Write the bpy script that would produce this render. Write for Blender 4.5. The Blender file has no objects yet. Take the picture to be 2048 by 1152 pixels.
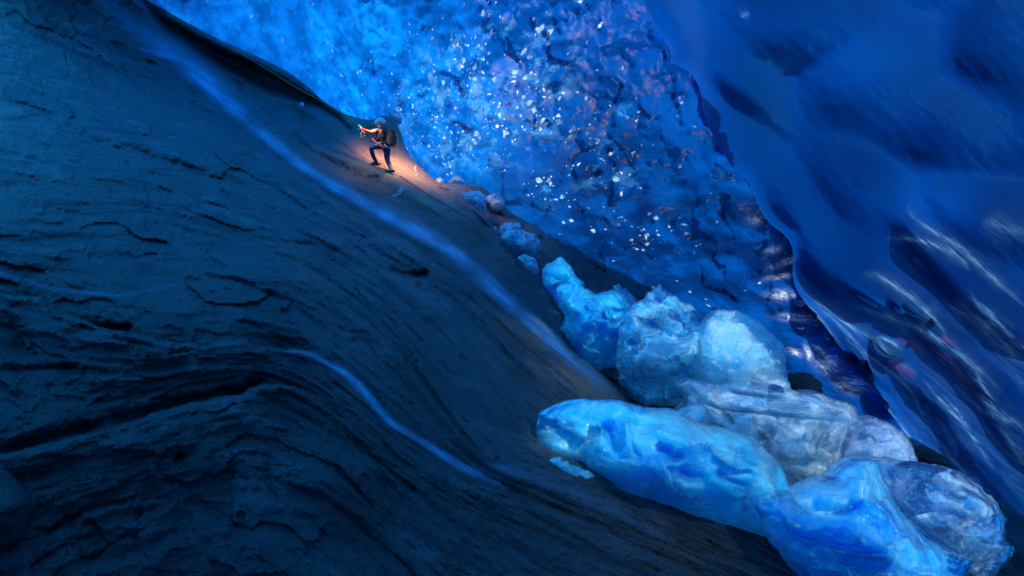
import bpy, math, random
import numpy as np

# ------------------------------------------------------------------ camera, sky, sun, exposure
scene = bpy.context.scene
C = scene.collection
PXF = 1365.33                       # photo pixels per unit of x/y (24 mm lens, 36 mm wide, 2048 px)
cam_d = bpy.data.cameras.new("camera")
cam_d.lens = 24; cam_d.sensor_width = 36
cam_d.clip_start = 0.05; cam_d.clip_end = 500
cam = bpy.data.objects.new("camera", cam_d); C.objects.link(cam)
cam.location = (0, 0, 0); cam.rotation_euler = (math.radians(90), 0, 0)
scene.camera = cam

SUN_EL, SUN_AZ = math.radians(46), math.radians(150)      # azimuth from +Y towards +X
world = bpy.data.worlds.new("World"); scene.world = world
world.use_nodes = True
wn = world.node_tree.nodes; wl = world.node_tree.links
sky = wn.new("ShaderNodeTexSky"); sky.sky_type = 'NISHITA'; sky.sun_disc = False
sky.sun_elevation = SUN_EL; sky.sun_rotation = SUN_AZ
wl.new(sky.outputs[0], wn["Background"].inputs[0])
wn["Background"].inputs[1].default_value = 0.15
sun_d = bpy.data.lights.new("sun", 'SUN'); sun_d.energy = 5.0; sun_d.angle = math.radians(0.5)
sun_d.color = (1.0, 0.96, 0.9)
sun = bpy.data.objects.new("sun", sun_d); C.objects.link(sun)
from mathutils import Vector
_sd = Vector((math.sin(SUN_AZ)*math.cos(SUN_EL), math.cos(SUN_AZ)*math.cos(SUN_EL), math.sin(SUN_EL)))
sun.rotation_euler = _sd.to_track_quat('Z', 'Y').to_euler()
sun.location = (0, 0, 60)
scene.view_settings.view_transform = 'Standard'
scene.view_settings.look = 'None'
scene.view_settings.exposure = 0.65
scene.view_settings.gamma = 1.0
cy = scene.cycles
cy.max_bounces = 9; cy.diffuse_bounces = 4; cy.glossy_bounces = 4
cy.transmission_bounces = 6; cy.transparent_max_bounces = 12; cy.volume_bounces = 0
cy.caustics_reflective = True; cy.caustics_refractive = True
cy.sample_clamp_indirect = 6.0
cy.use_denoising = True

# ------------------------------------------------------------------ noise and geometry helpers
rng = np.random.RandomState(7)
PERM = rng.permutation(256).astype(np.int32)
PERM = np.concatenate([PERM, PERM, PERM])
GR = rng.normal(size=(256, 3)).astype(np.float32)
GR /= np.linalg.norm(GR, axis=1, keepdims=True)
RV = rng.rand(256, 6).astype(np.float32)

def hsh(i, j, k):
    return PERM[(PERM[(PERM[i & 255] + j) & 255] + k) & 255]

def perlin(x, y, z=0.0):
    x, y, z = np.broadcast_arrays(np.asarray(x, np.float32), np.asarray(y, np.float32), np.asarray(z, np.float32))
    xi = np.floor(x).astype(np.int32); yi = np.floor(y).astype(np.int32); zi = np.floor(z).astype(np.int32)
    xf, yf, zf = x-xi, y-yi, z-zi
    u, v, w = [f*f*f*(f*(f*6-15)+10) for f in (xf, yf, zf)]
    out = 0
    for dx in (0, 1):
        wx = u if dx else 1-u
        for dy in (0, 1):
            wy = v if dy else 1-v
            for dz in (0, 1):
                wz = w if dz else 1-w
                g = GR[hsh(xi+dx, yi+dy, zi+dz)]
                out = out + wx*wy*wz*(g[..., 0]*(xf-dx)+g[..., 1]*(yf-dy)+g[..., 2]*(zf-dz))
    return out*1.5

def fbm(x, y, z=0.0, o=4, g=0.5, lac=2.03):
    a = 1.0; s = 0; n = 0
    for i in range(o):
        s = s + a*perlin(x, y, z+i*7.3); n += a
        a *= g; x = x*lac; y = y*lac; z = z*lac
    return s/n*1.4

def ridged(x, y, z=0.0, o=4, g=0.5, lac=2.03):
    a = 1.0; s = 0; n = 0
    for i in range(o):
        s = s + a*(1-2*np.abs(perlin(x, y, z+i*5.1))); n += a
        a *= g; x = x*lac; y = y*lac; z = z*lac
    return s/n

def worley(x, y, seed=0, jit=1.0):
    """F1, F2, and the random row of the closest cell with the offset to its point (2D)"""
    x = np.asarray(x, np.float32); y = np.asarray(y, np.float32)
    xi = np.floor(x).astype(np.int32); yi = np.floor(y).astype(np.int32)
    f1 = np.full(x.shape, 9., np.float32); f2 = f1.copy()
    ox = np.zeros_like(f1); oy = np.zeros_like(f1); cid = np.zeros(x.shape, np.int32)
    for dx in (-1, 0, 1):
        for dy in (-1, 0, 1):
            h = hsh(xi+dx, yi+dy, seed)
            px = xi+dx+.5+(RV[h, 0]-.5)*jit; py = yi+dy+.5+(RV[h, 1]-.5)*jit
            d = np.hypot(x-px, y-py)
            n1 = d < f1
            f2 = np.where(n1, f1, np.minimum(f2, d))
            ox = np.where(n1, x-px, ox); oy = np.where(n1, y-py, oy); cid = np.where(n1, h, cid)
            f1 = np.where(n1, d, f1)
    return f1, f2, cid, ox, oy

def facet(x, y, seed=0, tilt=1.0):
    """piecewise tilted planes: broken ice faces"""
    f1, f2, cid, ox, oy = worley(x, y, seed)
    return tilt*(ox*(RV[cid, 2]-.5)*2+oy*(RV[cid, 3]-.5)*2)+(RV[cid, 4]-.5)*.6, f2-f1

def sstep(a, b, x):
    t = np.clip((x-a)/(b-a), 0, 1); return t*t*(3-2*t)

def poly_dist(U, V, pts, closed=False):
    """unsigned distance, closest point, fraction along a polyline"""
    pts = np.asarray(pts, np.float32)
    if closed: pts = np.vstack([pts, pts[:1]])
    seg = pts[1:]-pts[:-1]; L = np.hypot(seg[:, 0], seg[:, 1]); cum = np.concatenate([[0], np.cumsum(L)])
    best = np.full(U.shape, 1e9, np.float32); cx = np.zeros_like(best); cyy = np.zeros_like(best); fr = np.zeros_like(best)
    for i in range(len(seg)):
        if L[i] < 1e-6: continue
        t = np.clip(((U-pts[i, 0])*seg[i, 0]+(V-pts[i, 1])*seg[i, 1])/(L[i]**2), 0, 1)
        qx = pts[i, 0]+t*seg[i, 0]; qy = pts[i, 1]+t*seg[i, 1]
        d = np.hypot(U-qx, V-qy); m = d < best
        best = np.where(m, d, best); cx = np.where(m, qx, cx); cyy = np.where(m, qy, cyy)
        fr = np.where(m, (cum[i]+t*L[i])/cum[-1], fr)
    return best, cx, cyy, fr

def in_poly(U, V, pts):
    ins = np.zeros(U.shape, bool); n = len(pts)
    for i in range(n):
        x1, y1 = pts[i]; x2, y2 = pts[(i+1) % n]
        if y1 == y2: continue
        c = ((y1 > V) != (y2 > V)) & (U < (x2-x1)*(V-y1)/(y2-y1)+x1)
        ins ^= c
    return ins

def smooth_line(pts, n=2):
    pts = np.asarray(pts, np.float32)
    for _ in range(n):                                   # Chaikin, ends kept
        q = [pts[0]]
        for a, b in zip(pts[:-1], pts[1:]):
            q += [a*.75+b*.25, a*.25+b*.75]
        q.append(pts[-1]); pts = np.array(q, np.float32)
    return pts

def at(u, v, d):
    """pixel of the photograph at depth d (m) -> point in the world"""
    return np.stack([(u-1024)/PXF*d, d+0*u, (576-v)/PXF*d], -1)

def put(name, me, mats, parent=None):
    o = bpy.data.objects.new(name, me)
    for m in (mats if isinstance(mats, (list, tuple)) else [mats]): me.materials.append(m)
    C.objects.link(o)
    if parent: o.parent = parent
    return o

def tag(o, label=None, cat=None, group=None, kind=None):
    if label: o["label"] = label
    if cat: o["category"] = cat
    if group: o["group"] = group
    if kind: o["kind"] = kind
    return o

def mesh_np(name, verts, faces, smooth=True):
    me = bpy.data.meshes.new(name)
    verts = np.asarray(verts, np.float32).reshape(-1, 3); faces = np.asarray(faces, np.int32)
    k = faces.shape[1]; nf = len(faces)
    me.vertices.add(len(verts)); me.vertices.foreach_set("co", verts.ravel())
    me.loops.add(nf*k); me.loops.foreach_set("vertex_index", faces.ravel())
    me.polygons.add(nf); me.polygons.foreach_set("loop_start", np.arange(0, nf*k, k, dtype=np.int32))
    me.polygons.foreach_set("loop_total", np.full(nf, k, np.int32))
    me.update(calc_edges=True)
    me.polygons.foreach_set("use_smooth", np.full(nf, smooth))
    return me

def vattr(me, name, val):
    a = me.attributes.new(name, 'FLOAT', 'POINT'); a.data.foreach_set("value", np.asarray(val, np.float32).ravel())

def vattr3(me, name, a3):
    a = me.attributes.new(name, 'FLOAT_VECTOR', 'POINT'); a.data.foreach_set("vector", np.asarray(a3, np.float32).ravel())

def grid_faces(ny, nx, keep=None, flip=False):
    i = np.arange(ny*nx).reshape(ny, nx)
    q = np.stack([i[:-1, :-1], i[:-1, 1:], i[1:, 1:], i[1:, :-1]], -1)
    if flip: q = q[..., ::-1]
    q = q.reshape(-1, 4)
    if keep is not None:
        k = keep.reshape(-1)
        q = q[k[q].all(1)]
    return q

def compact(P, F, *attrs):
    used = np.zeros(len(P), bool); used[F.ravel()] = True
    idx = np.cumsum(used)-1
    return (P[used], idx[F]) + tuple(a.reshape(len(P), -1)[used] for a in attrs)

# ------------------------------------------------------------------ material helpers
class NT:
    def __init__(s, name):
        s.m = bpy.data.materials.new(name); s.m.use_nodes = True
        s.n = s.m.node_tree.nodes; s.l = s.m.node_tree.links; s.n.clear()
        s.out = s.n.new("ShaderNodeOutputMaterial")
    def new(s, t, **k):
        n = s.n.new(t)
        for a, b in k.items():
            if hasattr(n, a): setattr(n, a, b)
        return n
    def set(s, sock, v):
        if isinstance(v, bpy.types.NodeSocket): s.l.new(v, sock)
        elif isinstance(v, (tuple, list)) and len(v) == 3 and sock.type == 'RGBA': sock.default_value = (*v, 1)
        else: sock.default_value = v
    def math(s, op, a, b=None, c=None, clamp=False):
        n = s.new("ShaderNodeMath", operation=op, use_clamp=clamp)
        for i, v in enumerate((a, b, c)):
            if v is not None: s.set(n.inputs[i], v)
        return n.outputs[0]
    def mix(s, f, a, b, mode='MIX'):
        n = s.new("ShaderNodeMix", data_type='RGBA', blend_type=mode)
        s.set(n.inputs[0], f); s.set(n.inputs[6], a); s.set(n.inputs[7], b)
        return n.outputs[2]
    def ramp(s, f, *stops, inter='LINEAR'):
        n = s.new("ShaderNodeValToRGB"); cr = n.color_ramp; cr.interpolation = inter
        while len(cr.elements) > 1: cr.elements.remove(cr.elements[-1])
        for i, (p, c) in enumerate(stops):
            e = cr.elements[0] if i == 0 else cr.elements.new(p)
            e.position = p
            e.color = (c, c, c, 1) if not isinstance(c, (tuple, list)) else (*c, 1)
        s.set(n.inputs[0], f); return n.outputs[0]
    def attr(s, name, vec=False):
        n = s.new("ShaderNodeAttribute", attribute_name=name)
        return n.outputs[1 if vec else 2]
    def obj(s): return s.new("ShaderNodeTexCoord").outputs[3]
    def mapv(s, v, scale=(1, 1, 1), rot=(0, 0, 0), loc=(0, 0, 0)):
        n = s.new("ShaderNodeMapping"); s.set(n.inputs[0], v)
        n.inputs[1].default_value = loc; n.inputs[2].default_value = rot; n.inputs[3].default_value = scale
        return n.outputs[0]
    def noise(s, v, scale, detail=4, rough=.5, dist=0, out=0, typ='FBM'):
        n = s.new("ShaderNodeTexNoise", noise_type=typ); s.set(n.inputs["Vector"], v)
        n.inputs["Scale"].default_value = scale; n.inputs["Detail"].default_value = detail
        n.inputs["Roughness"].default_value = rough; n.inputs["Distortion"].default_value = dist
        return n.outputs[out]
    def voro(s, v, scale, feature='F1', rnd=1, out=0):
        n = s.new("ShaderNodeTexVoronoi", feature=feature); s.set(n.inputs["Vector"], v)
        n.inputs["Scale"].default_value = scale; n.inputs["Randomness"].default_value = rnd
        return n.outputs[out]
    def bump(s, h, strength=.5, dist=.05, normal=None):
        n = s.new("ShaderNodeBump"); s.set(n.inputs["Height"], h)
        n.inputs["Strength"].default_value = strength; n.inputs["Distance"].default_value = dist
        if normal is not None: s.set(n.inputs["Normal"], normal)
        return n.outputs[0]
    def bsdf(s, **k):
        n = s.new("ShaderNodeBsdfPrincipled")
        for a, b in k.items(): s.set(n.inputs[a.replace('_', ' ')], b)
        return n.outputs[0]
    def shader(s, t, **k):
        n = s.new(t)
        for a, b in k.items(): s.set(n.inputs[a.replace('_', ' ')], b)
        return n.outputs[0]
    def mixs(s, f, a, b):
        n = s.new("ShaderNodeMixShader"); s.set(n.inputs[0], f); s.set(n.inputs[1], a); s.set(n.inputs[2], b)
        return n.outputs[0]
    def adds(s, a, b):
        n = s.new("ShaderNodeAddShader"); s.set(n.inputs[0], a); s.set(n.inputs[1], b); return n.outputs[0]
    def done(s, sh, disp=None):
        s.l.new(sh, s.out.inputs[0]); return s.m

def plain(name, col, rough=.6, **k):
    t = NT(name); n = t.noise(t.obj(), 18, 3)
    c = t.mix(n, tuple(x*.75 for x in col), tuple(min(1, x*1.25) for x in col))
    return t.done(t.bsdf(Base_Color=c, Roughness=rough, **k))

def rock_material():
    t = NT("wet_rock")
    st = t.attr("strata", True); rust = t.attr("rust"); wet_shade = t.attr("wet_shade"); pale = t.attr("pale"); P = t.obj()
    fine = t.noise(t.mapv(st, (13, 42, 1)), 1, 6, .7)
    mid = t.noise(t.mapv(st, (2.2, 7, 1)), 1, 6, .62)
    lines = t.noise(t.mapv(st, (5, 24, 1), loc=(3, 1, 0)), 1, 5, .65, .8)
    grain = t.noise(P, 38, 5, .7)
    big = t.noise(P, .8, 4, .6)
    c = t.mix(t.ramp(mid, (.3, 0), (.72, 1)), (.010, .022, .030), (.062, .095, .115))
    c = t.mix(t.math('MULTIPLY', t.ramp(big, (.42, 0), (.7, 1)), .5), c, (.055, .060, .055))
    c = t.mix(t.math('MULTIPLY', t.ramp(lines, (.56, 0), (.66, 1)), .45), c, (.10, .12, .13))
    c = t.mix(t.math('MULTIPLY', t.ramp(t.noise(t.mapv(P, (.6, 1, 1.4)), 1.4, 6, .72), (.56, 0), (.62, 1)), t.ramp(grain, (.35, .2), (.6, .8))), c, (.11, .17, .20))
    rf = t.math('MULTIPLY', rust, t.ramp(fine, (.3, .35), (.6, 1)), clamp=True)
    c = t.mix(rf, c, (.30, .135, .055))
    pf = t.math('MULTIPLY', pale, t.ramp(mid, (.3, .3), (.7, 1)), clamp=True)
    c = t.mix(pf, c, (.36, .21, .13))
    c = t.mix(t.math('MULTIPLY', wet_shade, .7, clamp=True), c, (.010, .018, .022))
    c = t.mix(t.ramp(grain, (.35, .55), (.6, 0)), c, (.02, .022, .025))
    r = t.ramp(t.noise(P, 2.2, 5, .65), (.35, .30), (.65, .62))
    h1 = t.math('ADD', t.math('MULTIPLY', fine, .8), t.math('MULTIPLY', lines, .6))
    warp = t.mix(.25, t.mapv(st, (1.6, 5, 1)), t.noise(st, 3, 4, .6, out=1), 'ADD')
    ck = t.voro(warp, 1.0, 'DISTANCE_TO_EDGE'); ck = t.ramp(ck, (.0, 0), (.022, 1))
    ckm = t.ramp(t.noise(P, 1.1, 3, .5), (.50, 0), (.58, 1))
    crk = t.math('SUBTRACT', 1, t.math('MULTIPLY', ckm, t.math('SUBTRACT', 1, ck)))
    h1 = t.math('ADD', h1, t.math('MULTIPLY', crk, .5))
    b = t.bump(h1, 1.0, .10)
    b = t.bump(grain, .45, .02, b)
    return t.done(t.bsdf(Base_Color=c, Roughness=r, Normal=b, Specular_IOR_Level=.5))

def wall_material():
    """bubbly glacier ice, light comes through it"""
    t = NT("glacier_ice_bubbly"); P0 = t.obj()
    dot = t.new("ShaderNodeVectorMath", operation='DOT_PRODUCT'); t.set(dot.inputs[0], P0); dot.inputs[1].default_value = (-.33, .94, -.02)
    sc = t.new("ShaderNodeVectorMath", operation='SCALE'); sc.inputs[0].default_value = (-.33, .94, -.02); t.set(sc.inputs[3], dot.outputs["Value"])
    sc2 = t.new("ShaderNodeVectorMath", operation='SCALE'); t.set(sc2.inputs[0], sc.outputs[0]); sc2.inputs[3].default_value = .62
    sb = t.new("ShaderNodeVectorMath", operation='SUBTRACT'); t.set(sb.inputs[0], P0); t.set(sb.inputs[1], sc2.outputs[0]); P = sb.outputs[0]
    dark = t.attr("dark"); bub = t.attr("bubbles"); bright = t.attr("thin")
    warp = t.noise(P, .9, 3, .5, out=1)
    Pw = t.mix(.35, P, warp, 'ADD')
    n1 = t.noise(P, .55, 4, .55)
    cells = t.voro(Pw, 2.6)
    cells2 = t.voro(t.mapv(Pw, (1, 1, .6), loc=(5, 2, 1)), 6.5)
    wisps = t.noise(t.mapv(P, (1.2, 1.2, .8)), 2.4, 6, .68, 1.2)
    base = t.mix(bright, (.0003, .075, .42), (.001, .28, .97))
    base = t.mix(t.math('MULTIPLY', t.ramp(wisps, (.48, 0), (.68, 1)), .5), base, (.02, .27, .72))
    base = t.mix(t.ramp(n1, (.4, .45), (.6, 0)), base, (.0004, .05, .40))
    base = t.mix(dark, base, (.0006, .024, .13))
    # bubbles in the ice and sparkle painted as colour, each an irregular speck
    wp = t.mix(.16, P, t.noise(P, 7, 4, .65, out=1), 'ADD')
    den = t.noise(P, 1.3, 5, .7)
    def specks(scale, thr, soft, loc):
        q = t.mapv(wp, (1, 1, .85), loc=loc)
        d = t.voro(q, scale); cc = t.voro(q, scale, out=1)
        size = t.math('MULTIPLY', t.math('SUBTRACT', t.math('MULTIPLY', t.math('MULTIPLY', cc, den), 2.0), t.math('SUBTRACT', thr, t.math('MULTIPLY', bub, .36))), .9)
        return t.math('DIVIDE', t.math('SUBTRACT', size, d), soft, clamp=True)
    big = specks(1.9, .74, .30, (1, 4, 2)); mid = specks(6.5, .73, .22, (5, 2, 1)); tiny = specks(11, .80, .25, (8, 3, 7))
    base = t.mix(t.ramp(t.noise(wp, 1.5, 5, .65), (.42, .75), (.56, 0)), base, (.0003, .075, .36))
    base = t.mix(t.math('MULTIPLY', big, t.ramp(wisps, (.42, 0), (.60, .8))), base, (.05, .42, .86))
    base = t.mix(t.math('MULTIPLY', mid, t.ramp(wisps, (.3, .45), (.62, 1))), base, (.46, .76, .99))
    cloud = t.math('MULTIPLY', t.ramp(t.noise(wp, 2.1, 7, .72, .3), (.52, 0), (.60, 1)), t.ramp(bub, (.5, 0), (1, 1)), clamp=True)
    base = t.mix(t.math('MULTIPLY', cloud, .5), base, (.14, .52, .88))
    base = t.mix(tiny, base, (.80, .92, 1.0))
    base = t.mix(t.math('MULTIPLY', t.attr('glint'), t.ramp(t.noise(P, 14, 5, .7), (.42, .1), (.6, 1)), clamp=True), base, (.80, .88, .98))  # highlights of the glassy tongue, painted as white colour
    fr = t.math('MAXIMUM', mid, tiny)
    h = t.math('ADD', t.math('MULTIPLY', cells, -1.0), t.math('MULTIPLY', mid, .5))
    h = t.math('ADD', h, t.math('MULTIPLY', wisps, .3))
    h = t.math('MULTIPLY', h, t.math('ADD', t.math('MULTIPLY', bub, .9), .02))
    b = t.bump(h, .6, .09)
    tr = t.shader("ShaderNodeBsdfTranslucent", Color=base, Normal=b)
    di = t.shader("ShaderNodeBsdfDiffuse", Color=base, Normal=b)
    gl = t.shader("ShaderNodeBsdfGlossy", Color=(.45, .78, 1), Roughness=.2, Normal=b)
    f = t.new("ShaderNodeFresnel"); f.inputs[0].default_value = 1.42; t.set(f.inputs[1], b)
    body = t.mixs(.08, tr, di)
    return t.done(t.mixs(t.math('MULTIPLY', f.outputs[0], .32), body, gl))

def ceiling_material():
    t = NT("glacier_ice_smooth"); P = t.obj()
    frost_glint = t.attr("frost_glint"); red = t.attr("red"); light = t.attr("thin"); dark = t.attr("dark"); st = t.attr("strata", True)
    n1 = t.noise(P, .45, 3, .5); n2 = t.noise(P, 2.2, 5, .6)
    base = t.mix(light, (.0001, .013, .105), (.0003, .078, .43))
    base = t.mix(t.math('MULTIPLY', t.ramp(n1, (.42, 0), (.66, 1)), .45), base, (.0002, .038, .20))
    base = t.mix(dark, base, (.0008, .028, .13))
    streak = t.noise(t.mapv(st, (5, 42, 1)), 1, 6, .7, .3)
    ff = t.math('MULTIPLY', frost_glint, t.ramp(streak, (.36, 0), (.62, 1)), clamp=True)
    base = t.mix(t.math('MULTIPLY', ff, .8), base, (.13, .36, .62))
    base = t.mix(t.math('MULTIPLY', red, t.ramp(streak, (.4, .1), (.6, .5)), clamp=True), base, (.25, .05, .14))
    h = t.math('ADD', t.math('MULTIPLY', n2, .5), t.math('MULTIPLY', t.noise(t.mapv(st, (3, 14, 1)), 1, 4, .5), .5))
    b = t.bump(h, .08, .05)
    b = t.bump(t.noise(P, 60, 3, .6), .12, .01, b)
    tr = t.shader("ShaderNodeBsdfTranslucent", Color=base, Normal=b)
    di = t.shader("ShaderNodeBsdfDiffuse", Color=base, Normal=b)
    gl = t.shader("ShaderNodeBsdfGlossy", Color=(.5, .8, 1), Roughness=t.ramp(frost_glint, (0, .5), (.25, .2)), Normal=b)
    f = t.new("ShaderNodeFresnel"); f.inputs[0].default_value = 1.36; t.set(f.inputs[1], b)
    return t.done(t.mixs(t.math('MULTIPLY', f.outputs[0], .4), t.mixs(.08, tr, di), gl))

def dome_material():
    t = NT("glacier_ice_roof"); P = t.obj()
    n = t.noise(P, .25, 4, .6)
    c = t.mix(t.ramp(n, (.4, 0), (.6, 1)), (.003, .11, .42), (.008, .20, .62))
    c = t.mix(t.attr("thin"), c, (.015, .40, 1.0))
    tr = t.shader("ShaderNodeBsdfTranslucent", Color=c)
    gl = t.shader("ShaderNodeBsdfGlossy", Color=(1, 1, 1), Roughness=.3)
    ice = t.mixs(.04, tr, gl)
    return t.done(t.mixs(t.attr("clear"), ice, t.shader("ShaderNodeBsdfTransparent", Color=(.25, .39, .50))))  # added clear patches pass tinted sun

def block_material(name, base, cloud, deep, cloud_amt=.5, clear=.35, rough=.12, sss=.35, scale=2.2, crackc=(.62, .86, .97)):
    t = NT(name); P = t.obj()
    w = t.noise(P, 1.3*scale/2, 3, .5, out=1)
    Pw = t.mix(.22, P, w, 'ADD')
    n = t.noise(Pw, scale, 7, .66, .15)
    n2 = t.noise(P, scale*.45, 3, .5)
    vein = t.math('ABSOLUTE', t.math('SUBTRACT', t.noise(Pw, scale*.9, 4, .55, .6), .5))
    vein2 = t.math('ABSOLUTE', t.math('SUBTRACT', t.noise(t.mapv(Pw, (1, 1, 1), loc=(4, 7, 1)), scale*2.3, 5, .6), .5))
    rim = t.attr("rim")
    c = t.mix(t.ramp(n, (.52-.22*cloud_amt, 0), (.66-.2*cloud_amt, 1)), base, cloud)
    c = t.mix(t.math('MULTIPLY', t.ramp(n2, (.40, 1), (.50, 0)), .75), c, deep)
    c = t.mix(t.ramp(vein2, (0, .35), (.02, 0)), c, cloud)
    c = t.mix(t.math('MULTIPLY', t.ramp(t.attr('cell'), (.5, 0), (.9, 1)), .6), c, cloud)
    c = t.mix(t.math('MULTIPLY', t.ramp(t.attr('cell'), (.1, 1), (.4, 0)), .6), c, deep)
    c = t.mix(t.math('MULTIPLY', t.attr('crack'), .55), c, crackc)
    fl = t.voro(Pw, scale*9)
    c = t.mix(t.math('MULTIPLY', t.ramp(t.math('ADD', fl, t.math('MULTIPLY', n, .5)), (.36, 1), (.44, 0)), .6), c, cloud)
    clr = t.math('MULTIPLY', t.ramp(t.noise(P, scale*.8, 6, .65, .8), (.44, 1), (.54, .08)), clear)
    clr = t.math('ADD', clr, t.math('MULTIPLY', rim, .6), clamp=True)
    clr = t.math('ADD', clr, t.math('MULTIPLY', t.ramp(t.attr('cell'), (.15, 1), (.35, 0)), t.math('MULTIPLY', clear, .7)), clamp=True)
    creases = t.ramp(vein, (0, 0), (.07, 1))
    chip = t.voro(Pw, scale*1.7, 'SMOOTH_F1')
    h = t.math('ADD', t.math('MULTIPLY', creases, .10), t.math('MULTIPLY', n, .3))
    h = t.math('ADD', h, t.math('MULTIPLY', chip, .8))
    b = t.bump(h, .85, .10)
    b = t.bump(t.noise(P, scale*9, 4, .6), .18, .012, b)
    r = t.ramp(t.noise(P, scale*2, 4, .6), (.35, rough*.3), (.65, min(1, rough*1.8)))
    p = t.bsdf(Base_Color=c, Roughness=r, Normal=b, IOR=1.31, Transmission_Weight=clr, Specular_IOR_Level=.9,
               Subsurface_Weight=1.0, Subsurface_Radius=(.4, .8, 1.0), Subsurface_Scale=sss, Coat_Weight=.8, Coat_Roughness=.03, Coat_Normal=b)
    tr = t.shader("ShaderNodeBsdfTranslucent", Color=c, Normal=b)
    return t.done(t.mixs(.25, p, tr))

def water_material():
    t = NT("running_water")
    uv = t.attr("flow", True); edge = t.attr("edge")
    s = t.noise(t.mapv(uv, (1.0, 10, 1)), 1, 5, .55, .2)
    a = t.math('MULTIPLY', edge, t.ramp(s, (.3, .45), (.62, 1)), clamp=True)
    c = t.mix(s, (.06, .30, .56), (.22, .50, .76))
    b = t.bump(s, .15, .02)
    p = t.bsdf(Base_Color=c, Roughness=.35, Normal=b)
    tp = t.shader("ShaderNodeBsdfTransparent", Color=(1, 1, 1))
    return t.done(t.mixs(a, tp, p))

M_rock = rock_material(); M_wall = wall_material(); M_ceil = ceiling_material(); M_dome = dome_material()
M_water = water_material()

# ------------------------------------------------------------------ the rock
KEY = [
 [(-700, -800), (300, -100), (1000, 450), (1700, 900), (2700, 1500)],
 [(-700, -380), (0, -60), (280, 90), (640, 350), (1000, 600), (1250, 800), (1700, 1000), (2700, 1560)],
 [(-700, 60), (0, 230), (200, 290), (480, 370), (700, 480), (900, 600), (1100, 800), (1250, 930), (2700, 1640)],
 [(-700, 380), (0, 440), (300, 440), (600, 520), (780, 650), (880, 800), (980, 930), (1200, 1000), (1600, 1180), (2700, 1720)],
 [(-700, 500), (0, 590), (160, 650), (330, 690), (480, 690), (620, 710), (760, 830), (930, 940), (1100, 1010), (1400, 1140), (2700, 1800)],
 [(-700, 1000), (0, 890), (250, 830), (420, 775), (530, 760), (650, 830), (800, 960), (1000, 1090), (1300, 1250), (2700, 1900)],
 [(-700, 1300), (0, 1100), (300, 1000), (500, 950), (650, 990), (900, 1230), (2700, 2050)],
 [(-700, 1700), (0, 1400), (500, 1300), (900, 1500), (2700, 2300)]]
def strata(U, V):
    us = np.arange(-760, 2760, 10.)
    ks = []
    for k in KEY:
        k = np.array(k, float); c = np.interp(us, k[:, 0], k[:, 1])
        w = np.hanning(19); w /= w.sum()
        ks.append(np.convolve(np.pad(c, 9, 'edge'), w, 'valid'))
    ks = np.array(ks)                                   # key, u
    fu = np.clip((U-us[0])/10, 0, len(us)-1.001); i = fu.astype(int); f = fu-i
    T = np.zeros(U.shape, np.float32)
    prev = None
    for k in range(len(ks)):
        c = ks[k][i]*(1-f)+ks[k][i+1]*f
        if k == 0: T = (V-c)/300.; prev = c; continue
        T = np.where(V > prev, k-1+(V-prev)/np.maximum(c-prev, 20), T); prev = c
    return T*1.0
def inv_plane(U, V): return .0297-8.88e-5*U+2.61e-4*V
def sp(x, k): return k*np.logaddexp(0, x/k)

CREST = smooth_line([(-700, -560), (240, -30), (290, -4), (400, 58), (470, 92), (560, 132), (610, 165), (650, 205), (700, 232), (742, 240), (762, 229), (782, 231),
   (800, 255), (812, 300), (838, 330), (872, 362), (895, 366), (945, 365), (985, 382), (1012, 405), (1040, 432), (1085, 460), (1130, 482), (1175, 505), (1225, 531),
   (1275, 556), (1310, 580), (1400, 640), (1500, 705), (1600, 765), (1660, 800), (1740, 850), (1800, 862), (1860, 885), (1900, 925), (2000, 1000), (2150, 1090), (2800, 1500)], 1)
_c = np.stack([np.interp(np.linspace(0, 1, 700), np.linspace(0, 1, len(CREST)), CREST[:, 0]), np.interp(np.linspace(0, 1, 700), np.linspace(0, 1, len(CREST)), CREST[:, 1])], -1).astype(np.float32)
_a = np.clip((_c[:, 0]-860)/60, 0, 1)*4.5+1.2
CREST = _c+np.stack([0*_a, _a*(ridged(_c[:, 0]/38, 0*_a, 3.3, 4)-.3)+_a*.6*fbm(_c[:, 0]/9, 0*_a, 5.3, 2)], -1).astype(np.float32)
CREST = CREST[(CREST[:, 0] > -700.5)]
CREST = np.vstack([CREST[CREST[:, 0] < 240][::12], CREST[(CREST[:, 0] >= 240) & (CREST[:, 0] < 1900)], CREST[CREST[:, 0] >= 1900][::12], [(2800, 1500)]]).astype(np.float32)
CRESTP = np.vstack([CREST, [(2800, 2600), (-800, 2600), (-800, -600)]])
EDGE = smooth_line([(905, 392), (960, 432), (1000, 478), (1040, 535), (1085, 575), (1118, 622), (1124, 655), (1122, 690), (1160, 722), (1205, 760), (1252, 803), (1290, 870), (1330, 960), (1360, 1060)], 1)
BAND = [(200, -60), (262, -10), (330, 80), (430, 138), (500, 176), (560, 203), (630, 226), (700, 268), (712, 262), (690, 228), (650, 196), (600, 168), (520, 122), (420, 76), (330, 24), (280, -20), (230, -60)]
DARK2 = [(600, 292), (640, 296), (700, 322), (760, 342), (850, 400), (960, 452), (1030, 520), (1085, 575), (1122, 640), (1115, 670), (1060, 625), (980, 560), (900, 498), (820, 440), (720, 385), (650, 335)]

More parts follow.
